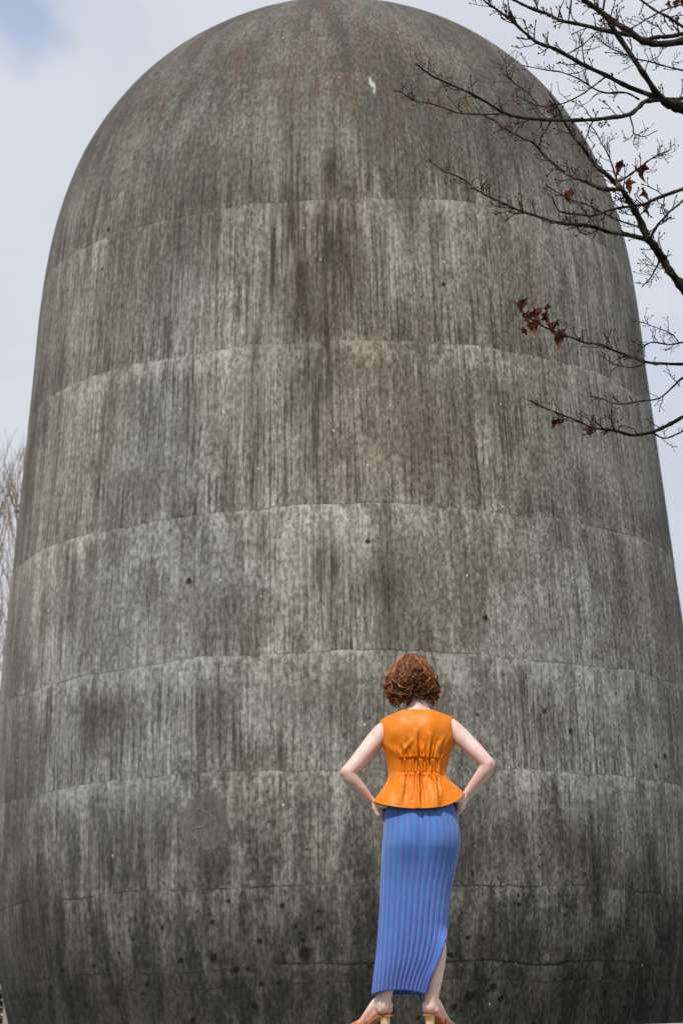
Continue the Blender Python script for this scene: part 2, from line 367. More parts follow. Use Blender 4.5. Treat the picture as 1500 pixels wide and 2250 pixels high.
# pour-line cracks
crv = nt.ss(n2(1.1, 0.05, 3.0, 0.65, None, (5.0, 2.0)), 0.42, 0.58, 0.0, 0.85)
crack = nt.m('MULTIPLY', nt.m('MAXIMUM', nt.ss(JD, 0.010, 0.030, 1.0, 0.0), 0.0), nt.m('MULTIPLY', crv, _z))
c = nt.mix(crack, c, (0.036, 0.033, 0.028, 1))
# speckle, blow-holes with their inner shade painted on flat, white spots
c = nt.mix(1.0, c, nt.comb(*[nt.ss(fine, 0.28, 0.72, 0.70, 1.27)] * 3), 'MULTIPLY')
vp = nt.vor(uvi, 3.6); vp.voronoi_dimensions = '2D'
vd = nt.m('ADD', vp.outputs['Distance'], nt.m('MULTIPLY', nt.m('SUBTRACT', fine, 0.5), 0.14))
vr = nt.sep(vp.outputs['Color'])[0]
pits = nt.ss(nt.m('SUBTRACT', vd, nt.m('MULTIPLY', nt.ss(vr, 0.70, 1.0), nt.ss(V_, 4.5, 1.5, 0.06, 0.20))), 0.0, -0.04)
wp = nt.vor(nt.vm('ADD', uvi, (3.7, 9.1, 0.0)), 1.7); wp.voronoi_dimensions = '2D'; wr = nt.sep(wp.outputs['Color'])[1]
white = nt.ss(nt.m('SUBTRACT', nt.m('ADD', wp.outputs['Distance'], nt.m('MULTIPLY', nt.m('SUBTRACT', fine, .5), .06)), nt.m('MULTIPLY', nt.ss(wr, 0.80, 1.0), 0.036)), 0.0, -0.014)
hole = None
uv2 = nt.vm('ADD', nt.comb(U_, V_, 0.0), nt.comb(nt.m('MULTIPLY', nt.m('SUBTRACT', fine, 0.5), 0.07), nt.m('MULTIPLY', nt.m('SUBTRACT', strc, 0.5), 0.07), 0.0))
for (x, y, r) in FEAT:
    a, mm, p = tower_hit(x, y); rr = r * 36 / F_PX * 0.85
    h = nt.ss(nt.vm('DISTANCE', uv2, (a * UM, mm, 0.0)), rr * 0.55, rr * 1.25, 1.0, 0.0)
    hole = h if hole is None else nt.m('MAXIMUM', hole, h)
pits = nt.m('MAXIMUM', pits, hole)
c = nt.mix(nt.m('MULTIPLY', pits, 0.9), c, (0.014, 0.012, 0.010, 1))
c = nt.mix(nt.m('MULTIPLY', white, 0.6), c, (0.55, 0.55, 0.53, 1))
# bird lime below the top pour line
for (x, y, a_, b_) in ((813, 176, 4.5, 13), (821, 193, 5, 17), (817, 185, 6, 8)):
    a, mm, p = tower_hit(x, y)
    q = nt.vm('MULTIPLY', nt.vm('SUBTRACT', uv2, (a * UM, mm, 0.0)), (F_PX / 36 / a_, F_PX / 36 / b_ * .8, 0.0))
    c = nt.mix(nt.ss(nt.m('ADD', nt.vm('LENGTH', q), strc), 0.9, 1.7, 0.8, 0.0), c, (0.38, 0.376, 0.36, 1))
# smoother repaired disc with old scratches
pa, pm, pp = tower_hit(450, 1803)
disc = nt.m('MULTIPLY', nt.ss(nt.m('ADD', nt.vm('DISTANCE', uv2, (pa * UM, pm, 0.0)), nt.m('MULTIPLY', mid, 0.16)), 0.44, 0.52, 1.0, 0.0), 0.50)
c = nt.mix(disc, c, nt.mix(mid, (0.085, 0.082, 0.074, 1), (0.135, 0.132, 0.121, 1)))
hu = nt.attr('hue').outputs['Fac']
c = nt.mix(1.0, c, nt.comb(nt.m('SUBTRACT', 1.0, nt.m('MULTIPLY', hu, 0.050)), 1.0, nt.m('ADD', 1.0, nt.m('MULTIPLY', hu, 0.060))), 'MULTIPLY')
gm = nt.new('ShaderNodeGamma'); nt.put(gm.inputs[0], nt.vm('MULTIPLY', c, (5.0, 5.0, 5.0))); gm.inputs[1].default_value = 1.2
c = nt.vm('MULTIPLY', gm.outputs[0], (0.218, 0.221, 0.226))
nt.put(bs.inputs['Base Color'], c)
hgt = nt.m('ADD', nt.m('MULTIPLY', strb, 1.0), nt.m('MULTIPLY', fine, 0.6))
nt.put(bs.inputs['Normal'], nt.bump(hgt, 0.75, 0.016))

tower = empty('concrete_tower', (TX, TY, 0.0), 'huge weathered grey concrete tower with a rounded domed top, board-marked and streaked', 'tower')
def relief_low(Uu, M): return 0.016 * vnoise(Uu * 0.5 + M * 0.31, 31) + 0.007 * vnoise(Uu * 0.17 - M * 0.9, 51)
# each pour has its own cement tone and its own amount of streaking
TONE = [.82, .88, .98, 1.06, 1.09, 1.21, 1.19, 1.14, 1.04, .98, .94]
CRK = [0, .25, .35, .4, .3, .45, .6, .25, 1.0, .9, .8]
STRK = [.6, .8, 1.05, 1.05, 1.05, .78, .88, .82, .8, .75, .75]
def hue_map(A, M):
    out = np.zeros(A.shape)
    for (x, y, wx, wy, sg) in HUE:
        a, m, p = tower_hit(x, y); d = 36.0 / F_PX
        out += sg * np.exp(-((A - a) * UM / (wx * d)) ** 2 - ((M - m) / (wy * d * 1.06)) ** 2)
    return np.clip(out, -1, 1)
def lift(k):
    top, bot = curves[k], curves[k + 1]
    n = max(5, int(round((bounds[k] - bounds[k + 1]) / 0.075)) + 1)
    t = np.linspace(0, 1, n)
    if n > 8:   # tight rows at the pour lines, for the recess
        e = 0.012 / max(bounds[k] - bounds[k + 1], .1)
        t = np.sort(np.r_[t, [e, 2.4 * e, 1 - e, 1 - 2.4 * e]])
    t = t[:, None]
    M = top[None] * (1 - t) + bot[None] * t
    A = np.broadcast_to(ANG[None], M.shape)
    R = np.interp(M, ARC, PR); H = np.interp(M, ARC, PH)
    Uu = A * UM
    dtop = top[None] - M; dbot = M - bot[None]
    dome = sstep(M, float(H2A(13.6)), float(H2A(16.2)))
    # relief: boards stand a few mm proud of each other, lifts bulge over the one below, edges are recessed
    bd = np.floor(Uu / 0.115 + k * 0.37)
    rel = 0.0028 * vnoise(bd * 1.0 + 0.5, 90 + k) * (1 - dome)
    rel += relief_low(Uu, M)
    rel += 0.002 * sstep(dbot, 0.4, 0.0) * (0.6 + 0.4 * vnoise(Uu * 0.4, 70 + k)) if k < len(bounds) - 2 else 0
    if k > 0: rel -= 0.009 * min(CRK[k], 1) * sstep(dtop, 0.018, 0.0) * np.clip(-0.15 + vnoise(Uu * 0.6, 11 + k) + .5 * vnoise(Uu * 2.1, 15 + k), 0, 1)
    rel -= 0.009 * min((CRK + [0])[k + 1], 1) * sstep(dbot, 0.015, 0.0) * np.clip(-0.15 + vnoise(Uu * 0.6, 12 + k) + .5 * vnoise(Uu * 2.1, 16 + k), 0, 1)
    R2 = np.maximum(R + rel * (R > 0.4), 0.0)
    X = TX + R2 * np.sin(A); Y = TY - R2 * np.cos(A); Z = H + CAM_Z
    V = np.stack([X, Y, Z], -1).reshape(-1, 3)
    cylv = np.stack([Uu, M, np.full_like(M, k)], -1).reshape(-1, 3)
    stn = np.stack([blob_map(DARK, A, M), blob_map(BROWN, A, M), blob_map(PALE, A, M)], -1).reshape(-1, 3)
    if k == 0: dtop = dtop * 0 + 5
    if k == len(bounds) - 2: dbot = dbot + 5
    tn = np.stack([np.full_like(M, TONE[k]), np.full_like(M, STRK[k]), np.full_like(M, CRK[k])], -1).reshape(-1, 3)
    pour = np.stack([dtop, dbot, dome], -1).reshape(-1, 3)
    f = grid_faces(M.shape[0], NA, True)
    build('concrete_ring', V, f, mc, tower, True, {'cyl': ('FLOAT_VECTOR', cylv), 'stain_shade': ('FLOAT_VECTOR', stn), 'pour': ('FLOAT_VECTOR', pour), 'cement': ('FLOAT_VECTOR', tn), 'hue': ('FLOAT', hue_map(A, M).ravel())})
for k in range(len(bounds) - 1): lift(k)

# scratched marks on the repaired disc (thin pale strokes following the wall)
ms, nts, bss = new_mat('pale_scratch', 0.9, 0.2)
sn = nts.noise(nts.new('ShaderNodeTexCoord').outputs['Object'], 14.0, 3.0)
nts.put(bss.inputs['Base Color'], nts.mix(sn, (0.12, 0.117, 0.11, 1), (0.20, 0.196, 0.185, 1)))
strokes = [[(446, 1766), (442, 1777), (434, 1777)], [(441, 1778), (452, 1784), (460, 1786), (462, 1791), (456, 1790)], [(455, 1784), (452, 1802), (449, 1820)],
           [(462, 1789), (470, 1798), (474, 1803)], [(462, 1784), (470, 1781)], [(440, 1776), (420, 1792), (409, 1803)], [(448, 1818), (430, 1819), (421, 1825), (421, 1831), (428, 1840), (434, 1846), (433, 1853)],
           [(433, 1750), (440, 1745)], [(422, 1762), (427, 1759)]]
for stx in strokes:
    bag = Bag()
    P = smooth_path([tower_hit(x, y)[2] for x, y in stx], 3)
    nrm = np.stack([P[:, 0] - TX, P[:, 1] - TY, np.zeros(len(P))], -1); nrm /= np.linalg.norm(nrm, axis=1)[:, None]
    T = np.gradient(P, axis=0); Wd = np.cross(T, nrm); Wd /= np.linalg.norm(Wd, axis=1)[:, None] + 1e-9
    w = (0.011 + 0.004 * rng.standard_normal(len(P)))[:, None]; uu = np.arctan2(P[:, 0] - TX, TY - P[:, 1]) * UM; C0 = P + nrm * (relief_low(uu, H2A(P[:, 2] - CAM_Z)) + .0055)[:, None]
    G = np.stack([C0 - Wd * w - nrm * .012, C0 - Wd * w * .6, C0 + Wd * w * .6, C0 + Wd * w - nrm * .012], 1).reshape(-1, 3)
    bag.add(G, grid_faces(len(P), 4)); bag.build('scratch_mark', ms, tower)

# ================================================================== GROUND AND THE LEDGE SHE STANDS ON
mg, ng, bgm = new_mat('winter_grass_ground', 0.95, 0.1)
oc = ng.new('ShaderNodeTexCoord').outputs['Object']
g1 = ng.noise(oc, 0.35, 6.0, 0.6); g2 = ng.noise(oc, 9.0, 5.0, 0.7)
gc = ng.mix(ng.ss(g1, 0.35, 0.65), (0.055, 0.062, 0.026, 1), (0.085, 0.078, 0.045, 1))
gc = ng.mix(ng.ss(g2, 0.4, 0.7), gc, (0.035, 0.040, 0.018, 1))
ng.put(bgm.inputs['Base Color'], gc); ng.put(bgm.inputs['Normal'], ng.bump(g2, 0.8, 0.05))
n = 60; gx = np.sinh(np.linspace(-4.2, 4.2, n)) / math.sinh(4.2) * 2500
GX, GY = np.meshgrid(gx, gx + 30)
dist = np.hypot(GX, GY - 25)
GZ = -0.002 + 0.05 * vnoise(GX * 0.11, 3) * vnoise(GY * 0.13, 4) * sstep(dist, 10, 40) - 0.03
o = build('ground', np.stack([GX, GY, GZ], -1).reshape(-1, 3), grid_faces(n, n), mg); o['kind'] = 'structure'

STAND_Y = 10.6
STAND_Z = at_depth(900, 2268, STAND_Y)[2]
ml, nl, bl = new_mat('light_cast_concrete', 0.85, 0.25)
oc = nl.new('ShaderNodeTexCoord').outputs['Object']
l1 = nl.noise(oc, 2.2, 6.0, 0.6); l2 = nl.noise(oc, 60.0, 3.0, 0.6)
nl.put(bl.inputs['Base Color'], nl.mix(nl.m('ADD', nl.m('MULTIPLY', l1, .7), nl.m('MULTIPLY', l2, .3)), (0.20, 0.20, 0.20, 1), (0.44, 0.44, 0.45, 1)))
nl.put(bl.inputs['Normal'], nl.bump(l2, 0.4, 0.004))
ledge = empty('concrete_ledge', (0.8, 10.6, -0.03), 'low pale concrete ledge under the woman, only its edge shows', 'ledge')
def slab(name, pts, z0, z1, mat, parent, bev=0.012):
    P = np.array(pts, float); c0 = P.mean(0); n = len(P)
    def ring(k, z): return np.c_[c0 + (P - c0) * (1 - k / np.linalg.norm(P - c0, axis=1)[:, None]), np.full(n, z)]
    V = np.vstack([ring(0, z0), ring(0, z1 - bev), ring(bev, z1)])
    f = [tuple(r * n + q for q in (j, (j + 1) % n)) + tuple((r + 1) * n + q for q in ((j + 1) % n, j)) for r in range(2) for j in range(n)]
    f.append(tuple(2 * n + j for j in range(n))); f.append(tuple(reversed(range(n))))
    return build(name, V, f, mat, parent, False)
# front edge runs closer to the camera towards the right
edge_pts = [(-1.6, 11.9), (1.75, 9.15), (2.9, 10.35), (-0.45, 13.1)]
slab('coping', edge_pts, STAND_Z - 0.08, STAND_Z, ml, ledge)
cen = np.mean(edge_pts, 0); inner = [tuple(cen + (np.array(p) - cen) * 0.93) for p in edge_pts]
slab('wall', inner, -0.2, STAND_Z - 0.078, ml, ledge, 0.002)

# ================================================================== THE WOMAN
YW = STAND_Y
def pw(x, y, dy=0.0):                      # photo pixel -> point at her distance, dy metres farther from the camera
    return at_depth(x, y, YW + dy)
def c1(cx, cy, dy=0.0):                    # from the enlarged crop of her upper body
    return pw(700 + cx / 3.3333, 1400 + cy / 3.3333, dy)
PPM = 476.0

# ---- materials
mskin, nk, bk = new_mat('pale_skin', 0.52, 0.35)
oc = nk.new('ShaderNodeTexCoord').outputs['Object']
k1 = nk.noise(oc, 14.0, 4.0, 0.55); k2 = nk.noise(oc, 120.0, 3.0, 0.6)
kc = nk.mix(nk.ss(k1, 0.36, 0.66), (0.735, 0.545, 0.485, 1), (0.68, 0.45, 0.39, 1))
k3 = nk.noise(oc, 48.0, 3.0, 0.6)
kc = nk.mix(1.0, kc, nk.comb(nk.ss(k3, .3, .7, .97, 1.03), nk.ss(k3, .3, .7, .94, 1.04), nk.ss(k3, .3, .7, .93, 1.05)), 'MULTIPLY')
lowr = nk.ss(nk.attr('flush').outputs['Fac'], 0.0, 1.0)
kc = nk.mix(nk.m('MULTIPLY', lowr, 0.75), kc, (0.62, 0.27, 0.21, 1))
nk.put(bk.inputs['Base Color'], kc)
bk.inputs['Subsurface Weight'].default_value = 0.08
bk.inputs['Subsurface Radius'].default_value = (0.012, 0.005, 0.003)
bk.inputs['Subsurface Scale'].default_value = 1.0
nk.put(bk.inputs['Normal'], nk.bump(k2, 0.12, 0.002))

mleath, nv, bv = new_mat('orange_leather', 0.40, 0.28)
oc = nv.new('ShaderNodeTexCoord').outputs['Object']
v1 = nv.noise(oc, 9.0, 5.0, 0.6); v2 = nv.vor(oc, 420.0).outputs['Distance']; v3 = nv.noise(oc, 70.0, 4.0, 0.6)
nv.put(bv.inputs['Base Color'], nv.mix(nv.ss(v1, 0.3, 0.7), (0.66, 0.172, 0.006, 1), (0.76, 0.215, 0.010, 1)))
nv.put(bv.inputs['Roughness'], nv.m('ADD', 0.33, nv.m('MULTIPLY', v3, 0.16)))
nv.put(bv.inputs['Normal'], nv.bump(nv.m('ADD', v2, nv.m('MULTIPLY', v3, 1.2)), 0.16, 0.002))

mskirt, nq, bq = new_mat('ribbed_knit', 0.85, 0.15)
ph = nq.attr('rib').outputs['Fac']; fr = nq.m('FRACT', ph)
dd = nq.m('ABSOLUTE', nq.m('SUBTRACT', fr, 0.5))                      # 0 in the middle of a rib, .5 in a groove
oc = nq.new('ShaderNodeTexCoord').outputs['Object']
q1 = nq.noise(oc, 340.0, 2.0, 0.6); q2 = nq.noise(oc, 12.0, 4.0, 0.6)
isrib = nq.ss(nq.m('ADD', nq.m('ADD', dd, nq.m('MULTIPLY', nq.m('SUBTRACT', q2, 0.5), 0.18)), nq.m('MULTIPLY', nq.m('SUBTRACT', q1, 0.5), 0.10)), 0.30, 0.24)
qc = nq.mix(isrib, (0.052, 0.205, 0.460, 1), (0.094, 0.128, 0.420, 1))
qc = nq.mix(1.0, qc, nq.comb(*[nq.m('ADD', 0.68, nq.m('ADD', nq.m('MULTIPLY', q1, 0.38), nq.m('MULTIPLY', q2, 0.26)))] * 3), 'MULTIPLY')
nq.put(bq.inputs['Base Color'], qc)
bq.inputs['Sheen Weight'].default_value = 0.25; bq.inputs['Sheen Roughness'].default_value = 0.5
nq.put(bq.inputs['Normal'], nq.bump(q1, 0.35, 0.003))

mhair, nh, bh = new_mat('auburn_hair', 0.48, 0.4)
hv = nh.attr('tone').outputs['Fac']
hc = nh.mix(nh.ss(hv, 0.0, 0.55), (0.032, 0.010, 0.004, 1), (0.19, 0.066, 0.022, 1))
hc = nh.mix(nh.ss(hv, 0.55, 1.0), hc, (0.46, 0.20, 0.075, 1))
nh.put(bh.inputs['Base Color'], hc)

mtan, nta, bta = new_mat('tan_shoe_leather', 0.42, 0.4)
oc = nta.new('ShaderNodeTexCoord').outputs['Object']; t1 = nta.noise(oc, 30.0, 4.0, 0.6)
nta.put(bta.inputs['Base Color'], nta.mix(t1, (0.36, 0.115, 0.028, 1), (0.50, 0.185, 0.05, 1)))
nta.put(bta.inputs['Normal'], nta.bump(t1, 0.1, 0.002))
mwood, nw, bw = new_mat('pale_wood_heel', 0.5, 0.3)
oc = nw.new('ShaderNodeTexCoord').outputs['Object']; w1 = nw.noise(nw.vm('MULTIPLY', oc, (60, 60, 6)), 1.0, 4.0, 0.6)
nw.put(bw.inputs['Base Color'], nw.mix(w1, (0.50, 0.31, 0.14, 1), (0.68, 0.47, 0.25, 1)))
meye, ne, be = new_mat('eye', 0.15, 0.5)
oc = ne.new('ShaderNodeTexCoord').outputs['Generated']
ne.put(be.inputs['Base Color'], ne.mix(ne.ss(ne.sep(oc)[1], 0.86, 0.90), (0.75, 0.73, 0.70, 1), (0.05, 0.07, 0.05, 1)))

root_p = pw(893, 2268); root_p[2] = STAND_Z
woman = empty('person', tuple(root_p), 'woman seen from behind, hands on hips, orange leather vest and long blue striped skirt', 'person')

# ---- body: overlapping lofts, fused into one continuous skin
body = Bag()
def loft(pts, rad, sides=20, up=(0, 1, 0), per=5, cap=True):
    """elliptical tube; rad: (a, b) per point: a across, b along `up`"""
    P = smooth_path(pts, per); n0 = len(pts)
    R = smooth_path(np.array([(r if isinstance(r, (tuple, list)) else (r, r)) for r in rad], float), per)
    R = np.maximum(R, 0.001)
    T = np.gradient(P, axis=0); T /= np.linalg.norm(T, axis=1)[:, None]
    if cap:
        def capend(sign, i):
            rm = R[i].min(); ks = [0.35, 0.65, 0.88, 0.98]
            return [(P[i] + sign * T[i] * rm * k, R[i] * math.sqrt(max(1 - k * k, 0.01)), T[i]) for k in ks]
        a = capend(-1, 0)[::-1]; b = capend(1, -1)
        P = np.vstack([[q[0] for q in a], P, [q[0] for q in b]]); R = np.vstack([[q[1] for q in a], R, [q[1] for q in b]])
        T = np.vstack([[q[2] for q in a], T, [q[2] for q in b]])
    upv = np.array(up, float)
    B = upv[None] - T * (T @ upv)[:, None]; B /= np.linalg.norm(B, axis=1)[:, None] + 1e-9
    A = np.cross(T, B); th = np.arange(sides) / sides * 2 * np.pi
    V = P[:, None] + R[:, None, :1] * np.cos(th)[None, :, None] * A[:, None] + R[:, None, 1:] * np.sin(th)[None, :, None] * B[:, None]
    n = len(P); V = np.vstack([V.reshape(-1, 3), P[:1], P[-1:]])
    f = [tuple(q) for q in grid_faces(n, sides, True)]
    k0, k1_ = n * sides, n * sides + 1
    f4 = [(j, k0, (j + 1) % sides, (j + 1) % sides) for j in range(sides)] + [((n - 1) * sides + j, (n - 1) * sides + (j + 1) % sides, k1_, k1_) for j in range(sides)]
    return V, f, [q[:3] if q[2] == q[3] else q for q in f4]
BV, BF = [], []
def add_body(pts, rad, **kw):
    V, f, fc = loft(pts, rad, **kw); n = sum(len(v) for v in BV)
    BV.append(V); BF.extend([tuple(i + n for i in q) for q in f] + [tuple(i + n for i in q) for q in fc])

# torso
add_body([pw(920, 1905, -.005), pw(921, 1860, -.012), pw(920, 1800, 0.0), pw(917, 1745, .012), pw(917, 1700, .015), pw(916, 1655, .01), pw(915, 1615, .0), pw(916, 1588, .0), pw(918, 1570, .0)],
         [(.150, .105), (.160, .112), (.152, .10), (.128, .088), (.120, .082), (.132, .09), (.150, .088), (.135, .07), (.07, .055)], sides=28)
# shoulders yoke
add_body([pw(850, 1611, 0), pw(880, 1594, .0), pw(916, 1587, .0), pw(950, 1592, .0), pw(980, 1607, 0)], [(.045, .046), (.050, .05), (.05, .055), (.05, .05), (.045, .046)], up=(0, 1, 0))
# neck and head (head inclined forward a little)
add_body([pw(917, 1583, .0), pw(919, 1562, .004), pw(917, 1540, .018), pw(912, 1522, .03)], [(.062, .058), (.052, .052), (.050, .052), (.053, .055)])
hc_ = pw(907, 1497, .035)
def hp(x, y, z): return hc_ + np.array([x, y, z])
add_body([hp(0, -.01, .088), hp(0, -.012, .068), hp(0, -.01, .035), hp(0, 0, -.01), hp(0, .018, -.05), hp(0, .04, -.085), hp(0, .05, -.105)],
         [(.030, .038), (.055, .068), (.072, .090), (.072, .090), (.062, .074), (.046, .048), (.028, .028)], sides=24)
add_body([hp(0, .083, .02), hp(0, .098, -.012), hp(0, .104, -.026)], [(.007, .008), (.010, .012), (.013, .010)], sides=10)           # nose
add_body([hp(-.03, .083, .032), hp(0, .09, .028), hp(.03, .083, .032)], [.008, .008, .008], sides=8, up=(0, 0, 1))                      # brow
add_body([hp(-.022, .080, -.055), hp(0, .090, -.054), hp(.022, .080, -.055)], [(.005, .006)] * 3, sides=8, up=(0, 0, 1))               # lips
add_body([hp(-.020, .078, -.064), hp(0, .088, -.066), hp(.020, .078, -.064)], [(.005, .006)] * 3, sides=8, up=(0, 0, 1))
for s in (-1, 1):
    add_body([hp(s * .073, -.005, .02), hp(s * .080, -.012, .0), hp(s * .075, .0, -.03)], [(.006, .016), (.007, .02), (.005, .010)], sides=10)   # ears
    add_body([hp(s * .045, .055, -.02), hp(s * .04, .062, -.035)], [.022, .020], sides=10)                                             # cheeks
# arms
add_body([pw(853, 1602, .0), pw(840, 1611, .0), pw(822, 1630, -.005), pw(798, 1659, -.02), pw(777, 1683, -.035), pw(764.5, 1698, -.04)],
         [(.045, .046), (.0465, .047), (.044, .044), (.0400, .041), (.0355, .037), (.0335, .036)], up=(0, 1, 0))
add_body([pw(764.5, 1696, -.04), pw(771, 1711, -.03), pw(790, 1733.5, .0), pw(808, 1754, .03), pw(821, 1768.5, .05)],
         [(.034, .036), (.0355, .038), (.0305, .034), (.024, .027), (.0205, .025)], up=(0, 1, 0))
add_body([pw(757, 1697, -.045), pw(760, 1702, -.05)], [.021, .018], sides=12)                                                            # elbow point
add_body([pw(978, 1594, .0), pw(991, 1602, .0), pw(1009, 1617, -.005), pw(1033, 1639, -.02), pw(1056, 1662, -.035), pw(1071, 1679, -.04)],
         [(.045, .046), (.0465, .047), (.044, .044), (.0395, .041), (.0350, .037), (.0335, .036)], up=(0, 1, 0))
add_body([pw(1071, 1678, -.04), pw(1066, 1693, -.03), pw(1047, 1719, .0), pw(1030, 1741, .03), pw(1017, 1757, .05)],
         [(.034, .036), (.0355, .038), (.0305, .034), (.024, .027), (.0205, .025)], up=(0, 1, 0))
add_body([pw(1079, 1680, -.045), pw(1077, 1685, -.05)], [.021, .018], sides=12)
# hands: palm against the hip, four fingers forward round it, thumb to the back
def hip_pt(px_c, y, ang, off, rx=.158, ry=.110):
    c = pw(px_c, y, 0.0); return c + np.array([(rx + off) * math.cos(ang), (ry + off) * math.sin(ang), 0.0])
def hand(side, wrist, ydown, off0=.016):
    R = math.radians
    A = (lambda d: R(180 - d)) if side < 0 else (lambda d: R(d))
    yc = ydown
    def q(deg, dz, off): 
        p = hip_pt(923, yc, A(deg), off); p[2] += dz; return p
    pal = [wrist, q(4, -.002, .030), q(18, -.018, .022), q(33, -.020, .018)]
    add_body(pal, [(.021, .024), (.020, .034), (.017, .040), (.013, .040)], up=(0, 0, 1), sides=16)
    for i, (dz, ln) in enumerate([(.016, .068), (-.003, .076), (-.022, .070), (-.039, .056)]):
        d0 = 34; step = math.degrees(ln / 0.16) / 3
        pts = [q(d0 + step * k, dz - .003 * k * (i - .5), off0 - .002 * k + (.004 if k == 1 else 0)) for k in range(4)]
        add_body(pts, [.0098, .0092, .0085, .0074], sides=10, per=4)
    th = [q(8, .006, .028), q(-6, .010, .026), q(-17, .006, .018), q(-25, .002, .013)]
    add_body(th, [.016, .0135, .0115, .0090], sides=10, per=4)
hand(-1, pw(821, 1768.5, .05), 1775)
hand(1, pw(1017, 1757, .05), 1765)
# legs
add_body([pw(888, 1850, .0), pw(884, 1930, -.002), pw(872, 2030, -.004), pw(862, 2085, -.022), pw(852, 2140, -.012), pw(843, 2190, .012), pw(842, 2212, .02)],
         [(.085, .092), (.080, .085), (.054, .06), (.050, .050), (.043, .044), (.0365, .038), (.035, .038)])
add_body([pw(952, 1850, .0), pw(949, 1930, .0), pw(949, 2020, .0), pw(956.5, 2085, -.02), pw(954, 2140, -.008), pw(948, 2190, .015), pw(945.5, 2212, .022)],
         [(.082, .090), (.076, .082), (.050, .058), (.0490, .054), (.0405, .044), (.0315, .036), (.032, .037)])
# feet
FEET = []
def foot(heel_px, toe_dx, ank, dirv):
    d = np.array([dirv[0], dirv[1], 0.0]); d /= np.linalg.norm(d); sx = np.array([d[1], -d[0], 0.0])
    h = pw(heel_px, 2236, .03); h[2] = STAND_Z
    Lf = 0.235
    prof = lambda t: 0.016 + 0.062 * (1 - sstep(t, 0.18, 0.70)) - 0.006 * sstep(t, .72, 1.0)
    def fp(t, w, z): return h + d * (t * Lf - 0.03) + sx * w + np.array([0, 0, prof(t) + z])
    a = np.array(ank)
    add_body([a, a * .5 + fp(.10, 0, .045) * .5, fp(.12, 0, .030)], [(.033, .037), (.034, .038), (.030, .032)], up=tuple(d), sides=18)   # heel
    add_body([a + d * .005, fp(.30, 0, .062), fp(.50, 0, .048), fp(.68, 0, .028), fp(.80, 0, .018)], [(.033, .034), (.033, .030), (.036, .026), (.040, .018), (.038, .013)], up=(0, 0, 1), sides=18)
    add_body([fp(.08, 0, .024), fp(.25, 0, .026), fp(.45, 0, .028), fp(.66, 0, .018)], [(.026, .022), (.027, .024), (.028, .024), (.036, .016)], up=(0, 0, 1), sides=16)
    for s in (-1, 1): add_body([a + sx * s * .028 + np.array([0, 0, -.012]), a + sx * s * .030 + np.array([0, 0, -.018])], [.012, .010], sides=8)  # ankle bones
    for i in range(5):
        w = (-.030 + .015 * i) * (1 if toe_dx > 0 else -1) ; ln = [.98, .985, .965, .935, .90][i] if True else 1
        add_body([fp(.78, w, .014), fp(.88, w * .95, .014), fp(ln, w * .85, .011)], [.0095 if i else .012, .0088 if i else .012, .0075 if i else .010], sides=8, per=3)
    FEET.append((h, d, sx, Lf, prof))
foot(847, -1, pw(843, 2212, .02), (-.80, .60))
foot(943, 1, pw(945.5, 2212, .022), (.52, .86))

raw = bpy.data.meshes.new('body_raw')
off = np.array(root_p)
raw.from_pydata([tuple(q) for q in (np.vstack(BV) - off)], [], BF); raw.update()
tmp = bpy.data.objects.new('body_raw', raw); COL.objects.link(tmp)
md = tmp.modifiers.new('fuse', 'REMESH'); md.mode = 'VOXEL'; md.voxel_size = 0.0042
md2 = tmp.modifiers.new('soft', 'SMOOTH'); md2.factor = 0.5; md2.iterations = 6
dg = bpy.context.evaluated_depsgraph_get()
bm_ = bpy.data.meshes.new_from_object(tmp.evaluated_get(dg), depsgraph=dg)
bpy.data.objects.remove(tmp, do_unlink=True)
bm_.name = 'body'; bm_.materials.clear(); bm_.materials.append(mskin)
co = np.empty(len(bm_.vertices) * 3, np.float32); bm_.vertices.foreach_get('co', co); co = co.reshape(-1, 3) + off
el1, el2 = pw(757, 1700, -.05), pw(1078, 1683, -.05)
fl = np.maximum.reduce([np.exp(-np.sum((co - e) ** 2, 1) / .0013) * .8 for e in (el1, el2)])
fl = np.maximum(fl, .9 * sstep(co[:, 2], STAND_Z + .13, STAND_Z + .085))
fl = np.maximum(fl, .7 * np.exp(-np.sum((co - pw(840, 1784, .04)) ** 2, 1) / .0012))
a_ = bm_.attributes.new('flush', 'FLOAT', 'POINT'); a_.data.foreach_set('value', fl.astype(np.float32))
bm_.polygons.foreach_set('use_smooth', np.full(len(bm_.polygons), True))
body_o = link(bpy.data.objects.new('body', bm_), woman)
for s in (-1, 1):
    V, f, fc = loft([hp(s * .031, .074, .016), hp(s * .031, .080, .016)], [.011, .011], sides=14)
    build('eye', V, [tuple(q) for q in f] + [tuple(q) for q in fc], meye, body_o)

# ---- vest
NT_ = 560
tt = np.linspace(0, 2 * np.pi, NT_, endpoint=False)
# denser at the back (t = 90 deg is towards the camera)
tt = tt - 0.33 * np.sin(tt - np.pi / 2 + np.pi) * 0 
ct, s_ = np.cos(tt), np.sin(tt)
def sup(v, p): return np.sign(v) * np.abs(v) ** p
